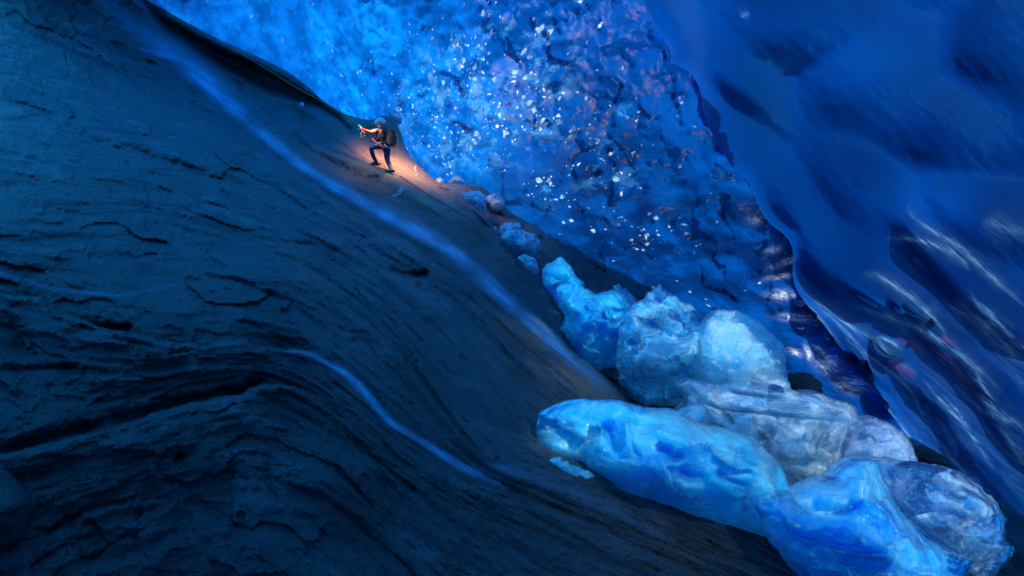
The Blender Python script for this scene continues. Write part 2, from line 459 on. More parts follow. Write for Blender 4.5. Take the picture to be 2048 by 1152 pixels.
def groove(U, V, pts, w, amp, f0=.15, side=0):
    U = U+5*fbm(U/34, V/34, 3.3, 3); V = V+7*fbm(U/40, V/30, 6.3, 4, .6)
    d, cx, cyy, fr = poly_dist(U, V, smooth_line(pts, 1))
    e = np.clip(np.minimum(fr, 1-fr)/f0, 0, 1)**.6*(.55+.45*np.clip(1+1.6*fbm(U/60, V/60, w, 3), 0, 1.4))
    s = np.where(V > cyy, 1.0, -1.0)*d
    if side: d = np.where(s*side > 0, d*2.2, d)        # sharper on one side
    return amp*e*np.exp(-(d/w)**2)
def ledge(U, V, pts, amp, L, soft=3.0, f0=.1):
    """rock below the line stands proud of the rock above it"""
    U = U+6*fbm(U/50, V/50, 3.3, 3); V = V+9*fbm(U/50, V/40, 6.3, 4, .6)
    d, cx, cyy, fr = poly_dist(U, V, smooth_line(pts, 1))
    e = np.clip(np.minimum(fr, 1-fr)/f0, 0, 1)
    s = np.where(V > cyy, 1.0, -1.0)*d
    up = np.where(s > 0, np.exp(-s/L), np.exp(-(s/(L*.6))**2)*0)*-amp
    dn = np.where(s <= 0, np.exp(s/(L*.7)), 0)*amp*.6
    return e*(up*sstep(-soft*.2, soft, s)+dn*sstep(soft*.2, -soft, s))

def rock_depth(U, V):
    inv = inv_plane(U, V)
    inv = .045+sp(inv-.045, .010)
    inv = np.minimum(inv, .62)
    D = 1/inv
    T = strata(U, V); S = U/220.
    f = 0.028*fbm(U/420, V/420, 1.5, 3)
    f += 0.018*fbm(S*.55+2, T*3.1, 3.3, 4)
    f += 0.009*ridged(S*1.1, T*6, 8.8, 3)
    f += 0.0038*fbm(S*5, T*14, 5.5, 4, .6)
    f += 0.0030*fbm(U/16, V/14, 2.2, 4, .6)
    fc_, fe_ = facet(S*1.5+fbm(U/90, V/90, 4, 2)*.5, T*4.5+fbm(U/90, V/90, 8, 2)*.5, 21)
    left = sstep(1000, 500, U)
    f += .010*fc_*(.3+.7*left)
    fc_, fe_ = facet(S*4+fbm(U/50, V/50, 4, 2)*.5, T*9+fbm(U/60, V/60, 8, 2)*.5, 33)
    f += .0045*fc_
    # calm rock high on the right, rougher on the left
    # grooves, cracks and overhangs
    for pts, w, a in (
        ([(165, 265), (215, 290), (300, 312), (380, 338), (440, 362), (505, 376)], 9, .055),
        ([(165, 260), (240, 262), (330, 290)], 6, .02),
        ([(380, 548), (440, 556), (470, 560), (520, 578), (580, 606), (640, 652)], 4, .020),
        ([(778, 534), (800, 546), (830, 551), (858, 546)], 6, .055),
        ([(30, 204), (75, 217), (120, 240)], 4, .03),
        ([(90, 35), (140, 66)], 4, .02), ([(205, 85), (250, 95), (300, 130), (360, 150)], 5, .018),
        ([(560, 485), (620, 490), (680, 503)], 6, .022),
        ([(150, 650), (200, 658), (265, 655)], 7, .05),
        ([(0, 740), (80, 738), (160, 733)], 5, .03),
        ([(0, 905), (60, 886), (130, 868), (220, 848), (300, 822), (380, 798), (460, 788), (540, 757)], 11, .06),
        ([(0, 960), (90, 945), (200, 900)], 14, .03),
        ([(90, 1068), (140, 1035), (240, 1000)], 5, .02),
        ([(350, 930), (366, 908)], 6, .03), ([(225, 1004), (243, 1016), (254, 998)], 3, .02),
        ([(170, 1125), (230, 1085), (262, 1060), (280, 1095)], 3, .018),
        ([(540, 900), (535, 960), (560, 1010)], 6, .02),
        ([(660, 860), (740, 905), (830, 960), (900, 1010), (990, 1060), (1060, 1110)], 10, .02),
        ([(800, 960), (860, 1010), (930, 1070)], 7, .016),
        ([(1080, 1000), (1150, 1035), (1240, 1055), (1320, 1090)], 5, .012),
        ([(1000, 690), (1040, 760), (1060, 830)], 4, .010),
        ([(690, 690), (730, 680), (760, 720)], 6, .015),
        ([(1030, 400), (1080, 455), (1130, 495), (1190, 530), (1220, 570)], 4, .02)):
        f += groove(U, V, pts, w*1.25, a*.62)
    f += ledge(U, V, [(-200, 560), (0, 590), (75, 598), (100, 618), (170, 650), (235, 662), (330, 690), (430, 692), (485, 682), (520, 696), (600, 704), (660, 712)], .08, 120)
    f += ledge(U, V, [(-100, 930), (0, 912), (130, 878), (220, 858), (300, 832), (400, 800), (470, 792), (540, 764), (620, 790), (700, 850), (760, 900), (840, 960)], .08, 150)
    f += ledge(U, V, [(60, 1105), (95, 1075), (160, 1038), (260, 1002), (340, 1000), (430, 1035), (500, 1080)], .025, 90)
    f += ledge(U, V, [(0, 190), (120, 245), (260, 300), (400, 350), (500, 378)], .04, 80)
    f += ledge(U, V, [(-100, 30), (60, 60), (230, 140), (420, 240), (600, 350), (760, 470)], .03, 70)
    # boulder low at the left edge
    q = ((U+20)/80)**2+((V-1020)/85)**2
    f -= .10*np.sqrt(np.clip(1-q, 0, 1))
    # big hollows and swells
    for cu, cv, a, b, am in ((830, 790, 190, 130, .05), (960, 730, 130, 90, .02), (560, 560, 130, 110, -.03), (1090, 760, 90, 140, -.03),
                             (640, 940, 110, 90, -.035), (760, 640, 150, 90, .02), (300, 520, 200, 90, .02), (200, 760, 200, 70, .02)):
        f += am*np.exp(-((U-cu)/a)**2-((V-cv)/b)**2)
    # bed of the streams
    for sp_, w, a in ((STREAM1, 24, .012), (STREAM2, 16, .018)):
        d, _, _, _ = poly_dist(U, V, sp_); f += a*np.exp(-(d/w)**2)
    # overhung band below the crest
    inb = in_poly(U, V, BAND); d, _, _, _ = poly_dist(U, V, BAND, True)
    f += np.where(inb, 1, 0)*.07*sstep(0, 26, d)
    ind = in_poly(U, V, DARK2); d, _, _, _ = poly_dist(U, V, DARK2, True)
    f += np.where(ind, 1, 0)*.035*sstep(0, 22, d)
    # the rib behind the near edge
    d, cx, cyy, fr = poly_dist(U, V, EDGE)
    s = np.where(in_poly(U, V, np.vstack([EDGE, [(1700, 1500), (2800, 1500), (2800, -600), (905, -600)]])), d, -d)
    wgt = sstep(0, .12, fr)*sstep(1, .7, fr)
    f += wgt*.10*sstep(0, 9, s)*np.exp(-np.clip(s, 0, None)/260.)+wgt*.02*np.exp(-np.abs(s)/25)*np.where(s < 0, 1, 0)
    rib = np.where(s > 0, 1, 0)*wgt
    f += rib*(.028*ridged(U/70, V/70, 4.1, 4)+.03*facet((U+V*.4)/55, (V-U*.6)/30, 3)[0])
    f = f-.003*np.where(U > 1150, sstep(940, 1080, V), 0)*ridged(S*1.2, T*14, 1.1, 3)
    return D*(1+f), T, S, s*wgt

STREAM1 = smooth_line([(262, 20), (300, 75), (345, 112), (400, 160), (455, 205), (520, 262), (560, 295), (600, 330), (650, 362), (720, 402), (790, 440), (850, 468), (910, 505), (960, 550), (1010, 600), (1070, 650), (1120, 700), (1180, 745), (1240, 800)], 2)
STREAM2 = smooth_line([(560, 704), (606, 702), (650, 722), (700, 752), (735, 790), (765, 830), (800, 860), (850, 885), (890, 915), (940, 940), (1000, 968), (1030, 985)], 2)

def build_rock():
    step = 3.6
    us = np.arange(-620, 2500, step, dtype=np.float32); vs = np.arange(-420, 1560, step, dtype=np.float32)
    U, V = np.meshgrid(us, vs)
    d, cx, cyy, fr = poly_dist(U, V, CREST)
    ins = in_poly(U, V, CRESTP)
    s = np.where(ins, -d, d)                            # >0 beyond the crest
    keep = s < 60
    Uc = np.where(s > 0, cx, U); Vc = np.where(s > 0, cyy, V)
    D, T, S, es = rock_depth(Uc, Vc)
    rnd = np.clip((s+22)/22, 0, 1)
    D = D*(1+.035*rnd**2)
    back = np.clip(s, 0, None)
    D = D*(1+back*.005)
    Vc = Vc+back*.8                                     # the far side falls away behind the crest
    P = at(Uc, Vc, D)
    # attributes: stone stains, with shade and lamp glow painted into the colour
    def line(pts, w): 
        dd, _, _, f_ = poly_dist(U, V, smooth_line(pts, 1)); return np.exp(-(dd/w)**2)*np.clip(np.minimum(f_, 1-f_)/.15, 0, 1)
    def blob(cu, cv, a, b, ang=0):
        c, s_ = math.cos(math.radians(ang)), math.sin(math.radians(ang))
        x = (U-cu)*c+(V-cv)*s_; y = -(U-cu)*s_+(V-cv)*c
        return np.exp(-(x/a)**2-(y/b)**2)
    nz = .6+.8*fbm(U/60, V/60, 9.1, 4)
    rust = 1.0*line([(960, 590), (1040, 650), (1110, 715), (1180, 790), (1240, 860)], 16)+.5*blob(1080, 700, 90, 24, 40)
    rust += .5*line([(560, 470), (620, 540), (660, 600)], 20)+.35*blob(430, 880, 60, 40)+.5*blob(1300, 575, 60, 10, 32)+.4*line([(700, 250), (780, 360), (900, 440), (1000, 480)], 22)
    rust = rust*nz
    pale = .85*blob(800, 320, 140, 60, 45)+.6*line([(640, 200), (700, 245), (760, 330), (860, 400), (960, 450)], 30)+.55*blob(990, 400, 80, 30, 30)+.4*blob(1080, 470, 80, 24, 35)  # brown rock plus lamp glow painted in round the climber
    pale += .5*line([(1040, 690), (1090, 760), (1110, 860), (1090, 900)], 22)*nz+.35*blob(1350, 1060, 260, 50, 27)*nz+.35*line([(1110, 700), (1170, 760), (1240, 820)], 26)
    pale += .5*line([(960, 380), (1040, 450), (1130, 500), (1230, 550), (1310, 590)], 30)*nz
    pale += .5*line([(340, 25), (400, 55), (440, 78)], 6)
    inb = in_poly(U, V, BAND); db, _, _, _ = poly_dist(U, V, BAND, True)
    wet_shade = np.where(inb, 1, 0)*sstep(0, 10, db)  # overhang shade painted in with the damp rock colour
    ind = in_poly(U, V, DARK2); dd2, _, _, _ = poly_dist(U, V, DARK2, True)
    wet_shade = np.maximum(wet_shade, np.where(ind, .8, 0)*sstep(0, 16, dd2)*np.clip(nz+.4, 0, 1))  # shade of the face turned away, put into the colour
    wet_shade = np.maximum(wet_shade, .75*blob(870, 800, 170, 90, 25)*np.clip(nz+.3, 0, 1.2))
    wet_shade = np.maximum(wet_shade, .55*blob(600, 650, 250, 60, 15)*nz)
    F = grid_faces(len(vs), len(us), keep, flip=True)
    P2, F2, T2, S2, ru, wt, pa = compact(P.reshape(-1, 3), F, T, S, rust, wet_shade, pale)
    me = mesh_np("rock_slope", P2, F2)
    vattr3(me, "strata", np.hstack([S2, T2, 0*T2])); vattr(me, "rust", ru); vattr(me, "wet_shade", wt); vattr(me, "pale", pa)
    o = put("rock_slope", me, M_rock)
    tag(o, "dark wetted striated bedrock slope with ledges, cracks and rusty stains", kind="structure")
    return o
rock = build_rock()

def rd(u, v):
    u = np.atleast_1d(np.asarray(u, np.float32)); v = np.atleast_1d(np.asarray(v, np.float32))
    return rock_depth(u, v)[0]

# the bedrock carries on under, beside and behind the viewer
def build_floor():
    n = 70
    x = np.linspace(-70, 60, n); y = np.linspace(-50, 120, n); X, Y = np.meshgrid(x, y)
    Z = (0.0891*Y-.1212*X-1)/.356
    Z = np.where(Y > 6, np.minimum(Z, (0.0891*6-.1212*X-1)/.356+(Y-6)*.12), Z)-.9-.02*np.hypot(X, Y)
    Z = Z+fbm(X/9, Y/9, 2, 3)*.6
    me = mesh_np("rock_floor", np.stack([X, Y, Z], -1), grid_faces(n, n))
    vattr3(me, "strata", np.stack([X*.5, Y*.5, 0*X], -1))
    for a in ("rust", "wet_shade", "pale"): vattr(me, a, np.zeros(n*n))
    tag(put("rock_floor", me, M_rock), "bedrock continuing beneath the slope", kind="structure")
build_floor()

# ------------------------------------------------------------------ the ice
def dome_inv(dx, dy, dz):
    """1/distance of the glacier's shell: a long vault cut by one big leaning plane of ice"""
    a = np.sqrt((dx/30)**2+(dy/45)**2+(dz/14)**2)
    b = .0394*dy+.1077*dx+.0765*dz
    return np.maximum(a, b)+.002*np.exp(-np.abs(a-b)/.006)
def inv_wall(U, V):
    dx, dz = (U-1024)/PXF, (576-V)/PXF; n = np.sqrt(dx*dx+1+dz*dz)
    return dome_inv(dx/n, 1/n, dz/n)*n
IEDGE = smooth_line([(1200, -500), (1262, -60), (1283, 0), (1312, 60), (1345, 102), (1338, 124), (1378, 140), (1402, 178), (1406, 225), (1424, 270), (1450, 312), (1466, 338), (1492, 352),
   (1512, 400), (1532, 442), (1574, 472), (1588, 500), (1584, 560), (1602, 596), (1640, 640), (1700, 720), (1758, 800), (1800, 850), (1850, 925), (1900, 1000), (1990, 1100), (2400, 1560)], 1)
IEDGEP = np.vstack([IEDGE, [(4000, 1560), (4000, -500)]])

def build_wall():
    step = 4.0
    us = np.arange(60, 2150, step, dtype=np.float32); vs = np.arange(-370, 1350, step, dtype=np.float32)
    U, V = np.meshgrid(us, vs)
    D = 1/inv_wall(U, V)
    X, Z = (U-1024)/PXF*D, (576-V)/PXF*D
    f = .05*fbm(U/300, V/300, .5, 3)+.02*fbm(U/90, V/90, 4.5, 3)
    f1, f2, cid, ox, oy = worley((U+V*.45)/46+fbm(U/80, V/80, 1, 2)*.5, (V-U*.25)/62, 3)
    amt = sstep(600, 800, U)*.8+.2
    f += amt*.010*np.clip(f1, 0, .9)**2*-1.6
    g1, g2, _, _, _ = worley(U/19+fbm(U/50, V/50, 6, 2)*.6, V/25, 11)
    f += amt*.0035*-g1
    cry = sstep(520, 700, U)*sstep(560, 430, V-.35*(U-1100))
    f += cry*.0045*facet(U/24+fbm(U/40, V/40, 6, 2)*.6, V/30+fbm(U/40, V/40, 2, 2)*.6, 17)[0]
    f += cry*.0090*facet(U/58+fbm(U/90, V/90, 6, 2)*.6, V/64+fbm(U/90, V/90, 2, 2)*.6, 5)[0]
    # glassy tongue at the foot of the wall with its ripples
    d, cx, cyy, fr = poly_dist(U, V, [(1556, 470), (1566, 600), (1610, 680), (1680, 760), (1730, 800)])
    tongue = sstep(95, 45, d)
    f += tongue*(.02*np.sin((V+U*.25)/19+fbm(U/50, V/50, 3, 2)*2)*.35-.035)
    # deep shadowed notch behind the blocks
    d2, _, _, _ = poly_dist(U, V, [(1330, 590), (1440, 640), (1560, 700), (1640, 790), (1720, 830)])
    f += .03*np.exp(-(d2/40)**2)
    f = f*sstep(-350, -60, V)*sstep(80, 300, U)
    D = D*(1+f)
    P = at(U, V, D)
    def blob(cu, cv, a, b, ang=0):
        c, s_ = math.cos(math.radians(ang)), math.sin(math.radians(ang))
        x = (U-cu)*c+(V-cv)*s_; y = -(U-cu)*s_+(V-cv)*c
        return np.exp(-(x/a)**2-(y/b)**2)
    nz = fbm(U/110, V/110, 7.7, 4)
    thin = np.clip(.85*blob(600, 60, 400, 220, 30)+.5*blob(880, 230, 230, 260, 50)+.25*blob(1040, 380, 200, 90, 30)+.25*nz, 0, 1)  # more light coming through at upper left, put into the ice colour
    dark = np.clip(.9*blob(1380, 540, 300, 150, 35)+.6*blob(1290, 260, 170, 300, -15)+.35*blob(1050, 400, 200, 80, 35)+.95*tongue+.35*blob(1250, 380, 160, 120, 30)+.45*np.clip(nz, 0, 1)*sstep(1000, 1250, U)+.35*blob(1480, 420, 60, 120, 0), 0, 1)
    bub = np.clip(.06+1.15*blob(930, 190, 130, 200, 50)+.6*blob(1200, 330, 330, 190, 45)+.2*nz, 0, 1)*(1-tongue)
    bub = bub*(1-.8*sstep(480, 560, V-.35*(U-1100)))
    glint = np.zeros_like(D)  # white glossy highlights painted into the tongue's colour
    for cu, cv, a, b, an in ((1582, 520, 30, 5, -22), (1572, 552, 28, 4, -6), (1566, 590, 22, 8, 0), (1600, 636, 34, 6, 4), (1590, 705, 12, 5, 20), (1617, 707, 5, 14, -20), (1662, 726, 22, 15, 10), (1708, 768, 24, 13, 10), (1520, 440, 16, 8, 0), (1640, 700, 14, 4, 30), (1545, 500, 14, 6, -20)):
        glint = np.maximum(glint, blob(cu, cv, a, b, an))
    de, _, _, _ = poly_dist(U, V, IEDGE)
    F = grid_faces(len(vs), len(us), ~(in_poly(U, V, IEDGEP) & (de > 70)))
    P, F, dark, bub, thin, glint = compact(P.reshape(-1, 3), F, dark, bub, thin, glint)
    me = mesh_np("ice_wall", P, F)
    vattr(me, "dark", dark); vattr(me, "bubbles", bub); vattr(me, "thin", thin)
    vattr(me, "glint", glint)
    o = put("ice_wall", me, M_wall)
    tag(o, "back wall of deep blue glacier ice full of white bubbles", kind="structure")
build_wall()

POCK = [(1600, 40, 190, 95, -8), (2030, 90, 150, 120, 25), (1890, 255, 185, 100, 8), (1712, 385, 150, 82, 52), (1760, 150, 150, 80, -28),
        (1500, 165, 110, 50, 50), (1440, 250, 220, 40, 62), (1560, 380, 220, 50, 55), (1350, 40, 130, 50, 60), (1980, 440, 150, 80, 22), (1870, 500, 120, 36, 38),
        (1700, 530, 170, 52, 40), (1990, 600, 150, 60, 45), (1850, 620, 110, 42, 35), (2200, 300, 170, 200, 0), (2250, 650, 180, 160, 10), (1600, 620, 90, 26, 45),
        (1700, 690, 95, 26, 42), (1780, 697, 44, 20, 28), (1915, 720, 110, 30, 45), (1835, 770, 100, 24, 48), (1990, 800, 120, 40, 50), (1810, 622, 26, 12, 40),
        (1900, 850, 120, 24, 52), (1960, 930, 130, 30, 52), (2080, 900, 140, 50, 48), (1740, 590, 60, 14, 38), (2050, 1060, 150, 60, 50), (2250, 1000, 200, 120, 40), (1740, 770, 60, 16, 48)]
FROST_GLINT = [([(1815, 400), (1820, 432), (1870, 465), (1930, 500), (1990, 560), (2060, 620)], 8, .8), ([(1770, 475), (1830, 478), (1880, 492), (1925, 515), (1940, 545)], 9, .9),  # pale streaks: frosty wisps and glossy highlights painted as colour
   ([(1725, 545), (1760, 552), (1830, 600), (1880, 650), (1900, 690)], 11, .9), ([(1690, 610), (1760, 625), (1830, 655), (1880, 680), (1950, 730), (2010, 790)], 13, .6),
   ([(1590, 560), (1640, 610), (1700, 650), (1750, 680), (1790, 720), (1840, 750)], 10, .9), ([(1735, 675), (1745, 700), (1775, 722), (1810, 718)], 6, 1.0),
   ([(1745, 672), (1780, 680), (1808, 705)], 6, .9), ([(1680, 660), (1720, 700), (1780, 740), (1830, 790), (1850, 840), (1880, 880)], 6, .8),
   ([(1840, 750), (1880, 800), (1930, 850), (1960, 900), (2000, 950)], 8, .7), ([(1900, 690), (1950, 740), (1980, 800), (2010, 860)], 9, .8),
   ([(1700, 740), (1760, 800), (1800, 850), (1840, 900), (1880, 960)], 6, 1.0), ([(1860, 850), (1890, 900), (1930, 950), (2000, 1020)], 12, .6),
   ([(1940, 620), (2000, 680), (2060, 740)], 22, .5), ([(2000, 850), (2060, 950)], 14, .6), ([(1950, 780), (1990, 830), (2040, 850)], 14, .6),
   ([(1600, 590), (1650, 650), (1690, 700)], 6, .6), ([(1880, 600), (1950, 640), (2040, 660)], 26, .3), ([(1960, 440), (2060, 470)], 26, .35), ([(1480, 35), (1500, 25)], 8, .5)]
_q = np.random.RandomState(5)
for _ in range(26):
    cu, cv = _q.uniform(1640, 2060), _q.uniform(600, 1060)
    if cv < 560+(cu-1600)*.1 or cv > cu*1.05-1000: continue
    an = math.radians(_q.uniform(38, 62)); L_ = _q.uniform(25, 80); bow = _q.uniform(-10, 10)
    FROST_GLINT.append(([(cu-L_*math.cos(an), cv-L_*math.sin(an)), (cu+bow, cv-bow*.6), (cu+L_*math.cos(an), cv+L_*math.sin(an))], _q.uniform(3, 8), _q.uniform(.35, .8)))  # extra highlight streaks painted the same way
RED_REFLECTIONS = [([(1790, 675), (1830, 690), (1850, 712)], 6, .9), ([(1760, 712), (1800, 735), (1835, 755)], 6, .9), ([(1850, 690), (1900, 720), (1940, 770), (1965, 810)], 5, .6),  # reflections of orange clothing and rope, painted as red streaks
       ([(1680, 620), (1705, 645)], 4, .6), ([(1880, 672), (1905, 688)], 5, .8), ([(1750, 790), (1768, 805)], 4, .8)]

def build_ceiling():
    step = 3.8
    us = np.arange(1080, 2520, step, dtype=np.float32); vs = np.arange(-370, 1400, step, dtype=np.float32)
    U, V = np.meshgrid(us, vs)
    d, cx, cyy, fr = poly_dist(U, V, IEDGE)
    ins = in_poly(U, V, IEDGEP)
    s = np.where(ins, d, -d)
    keep = s > -36
    out = np.clip(-s, 0, None)
    Uc = np.where(s < 0, cx, U); Vc = np.where(s < 0, cyy, V)
    tap = sstep(-350, -60, Vc)*sstep(2500, 2200, Uc)
    D = 1/(inv_wall(Uc, Vc)*(1+.10*tap))
    wu = Uc+26*fbm(Uc/200, Vc/200, 2.4, 1); wv = Vc+26*fbm(Uc/200+9, Vc/200, 5.4, 1)
    best = np.full(U.shape, 9., np.float32); acc = np.zeros_like(best)
    for (cu, cv, a, b, ang) in POCK:
        c, s_ = math.cos(math.radians(ang)), math.sin(math.radians(ang))
        q = (((wu-cu)*c+(wv-cv)*s_)/a)**2+((-(wu-cu)*s_+(wv-cv)*c)/b)**2
        q = q*1.0
        acc = acc+np.exp(-q*2.4)
        best = np.minimum(best, q)
    q = -np.log(acc+1e-4)/2.4
    q = np.clip(q, -1, 1.25)
    low = sstep(540, 760, Vc)
    f = (.030-.010*low)*(1-q)
    f += .018*fbm(Uc/380, Vc/380, 3.1, 2)+.003*fbm((Uc+Vc)/120, (Vc-Uc)/28, 6.1, 3)*(.3+low)
    f += .0008*fbm(Uc/26, Vc/26, 1.1, 3)
    rim = np.clip((26-s)/26, 0, 1)
    f += .012*rim**2.2
    f += out*.0016
    # two melted holes through the veil
    for cu, cv, a, b, ang in ((1781, 699, 36, 15, 28), (1824, 620, 18, 8, 40), (1868, 641, 7, 4, 60)):
        c, s_ = math.cos(math.radians(ang)), math.sin(math.radians(ang))
        qq = (((Uc-cu)*c+(Vc-cv)*s_)/a)**2+((-(Uc-cu)*s_+(Vc-cv)*c)/b)**2
        f += .014*sstep(1.35, .6, qq)
    D = D*(1+f*tap)
    P = at(Uc, Vc, D)
    fro = np.zeros_like(D)
    for pts, w, a in FROST_GLINT:
        dd, _, _, f_ = poly_dist(U, V, smooth_line(pts, 2)); e = np.clip(np.minimum(f_, 1-f_)/.3, 0, 1)
        fro = np.maximum(fro, a*e*(1.1*np.exp(-(dd/(w*.28)))+.35*np.exp(-(dd/(w*1.1))))*(.7+.9*np.clip(.5+fbm(U/30, V/30, 2, 3), 0, 1)))
    fro = np.maximum(fro, .15*sstep(600, 800, V)*sstep(1700, 1900, U)*sstep(.7, 1.2, q))
    fro = np.maximum(fro, .16*np.clip(fbm((U+V)/160, (V-U)/40, 1.9, 4)*2.2, 0, 1)*sstep(560, 760, V))
    red = np.zeros_like(D)
    for pts, w, a in RED_REFLECTIONS:
        dd, _, _, f_ = poly_dist(U, V, smooth_line(pts, 2)); red = np.maximum(red, a*np.exp(-(dd/w)**2)*np.clip(np.minimum(f_, 1-f_)/.3, 0, 1))
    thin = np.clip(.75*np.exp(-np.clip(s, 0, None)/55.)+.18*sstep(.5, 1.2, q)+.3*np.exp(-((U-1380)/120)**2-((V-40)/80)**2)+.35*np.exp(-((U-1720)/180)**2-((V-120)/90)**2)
                   +.5*np.exp(-((U-1860)/90)**2-((V-400)/60)**2), 0, 1)  # lit rim and brighter folds put into the ice colour
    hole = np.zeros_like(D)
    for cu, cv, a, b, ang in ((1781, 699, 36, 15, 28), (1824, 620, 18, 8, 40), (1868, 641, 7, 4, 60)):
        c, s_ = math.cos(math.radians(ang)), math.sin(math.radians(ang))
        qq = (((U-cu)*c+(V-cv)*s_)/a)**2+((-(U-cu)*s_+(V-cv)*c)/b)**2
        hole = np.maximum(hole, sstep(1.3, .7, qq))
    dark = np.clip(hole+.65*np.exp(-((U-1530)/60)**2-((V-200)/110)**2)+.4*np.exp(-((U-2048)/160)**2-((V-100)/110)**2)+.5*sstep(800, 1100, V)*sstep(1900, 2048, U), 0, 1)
    F = grid_faces(len(vs), len(us), keep)
    T = (V-U*.82)/260.; S = (U+V)/400.
    P2, F2, T2, S2, fr_, re_, th, dk = compact(P.reshape(-1, 3), F, T, S, fro, red, thin, dark)
    me = mesh_np("ice_ceiling", P2, F2)
    vattr3(me, "strata", np.hstack([S2, T2, 0*T2])); vattr(me, "frost_glint", fr_); vattr(me, "red", re_); vattr(me, "thin", th); vattr(me, "dark", dk)
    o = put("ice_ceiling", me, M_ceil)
    tag(o, "smooth scalloped dark blue ice ceiling sweeping down at the right", kind="structure")
build_ceiling()

ADDED_SUN_GAPS = [(1170, 630, 9.9, .75), (1200, 700, 9.9, .5), (1330, 690, 8.9, .75), (1340, 770, 8.6, .5), (1480, 710, 8.3, .75), (1450, 830, 7.3, .35), (1600, 850, 7.3, .8), (1600, 930, 7.3, .65), (1500, 860, 7.2, .5),  # see-through roof patches added out of view to sunlight the blocks
           (1760, 900, 7.4, .45), (1150, 860, 6.1, .35), (1250, 900, 6.1, .42), (1380, 940, 6.1, .48), (1500, 980, 6.0, .45), (1640, 1040, 5.3, .42), (1740, 1080, 5.3, .7), (1700, 980, 5.4, .45), (1560, 1060, 5.8, .3), (1870, 1030, 6.2, .55), (1960, 1070, 6.2, .35)]
ADDED_SOFT_GAPS = [(1180, 790, 8.0, .9, .5), (1080, 700, 9.3, .6, .4), (1330, 1050, 5.3, 1.0, .35), (1100, 860, 7.0, .5, .3)]  # weaker patches added to the unseen roof for soft sun on rock
def build_dome():
    """the glacier over, beside and behind the viewer, with clear patches added out of view to let sun onto blocks and rock"""
    na, ne = 500, 210
    az = np.linspace(0, 2*math.pi, na); el = np.linspace(math.radians(-30), math.radians(90), ne)
    A, E = np.meshgrid(az, el)
    dx, dy, dz = np.sin(A)*np.cos(E), np.cos(A)*np.cos(E), np.sin(E)
    R = 1/dome_inv(dx, dy, dz)
    u = np.clip(1024+PXF*dx/np.maximum(dy, 1e-2), -9e3, 9e3); v = np.clip(576-PXF*dz/np.maximum(dy, 1e-2), -9e3, 9e3)
    P = np.stack([dx*R, dy*R, dz*R], -1)
    view = (dy > .05) & (u > 120) & (u < 2470) & (v > -330) & (v < 1330)
    sdv = np.array(_sd); clear = np.zeros(A.shape, np.float32)
    nz = fbm(P[..., 0]*1.5, P[..., 1]*1.5, P[..., 2]*1.5, 3)
    for (pu, pv, pd, pr) in ADDED_SUN_GAPS:
        c = at(np.float32(pu), np.float32(pv), pd); w = P-c; t_ = w@sdv
        dist = np.linalg.norm(w-t_[..., None]*sdv, axis=-1)
        clear = np.maximum(clear, np.where(t_ > 0, sstep(pr+.12, pr-.22, dist+nz*.15), 0))
    for (pu, pv, pd, pr, am) in ADDED_SOFT_GAPS:
        w = P-at(np.float32(pu), np.float32(pv), pd); t_ = w@sdv
        dist = np.linalg.norm(w-t_[..., None]*sdv, axis=-1)
        clear = np.maximum(clear, np.where(t_ > 0, am*np.exp(-(dist/pr)**2), 0))
    th = math.sin(math.radians(-52))*math.cos(.65)*dx+math.cos(math.radians(-52))*math.cos(.65)*dy+math.sin(.65)*dz  # brighter patch added to the unseen roof to rake light over the rock
    th = sstep(.45, .92, th)
    F = grid_faces(ne, na, ~view)
    P2, F2, cl, th = compact(P.reshape(-1, 3), F, clear, th)
    me = mesh_np("ice_roof", P2, F2); vattr(me, "clear", cl)
    vattr(me, "thin", th)
    tag(put("ice_roof", me, M_dome), "blue glacier roof arching over the cave", kind="structure")
build_dome()

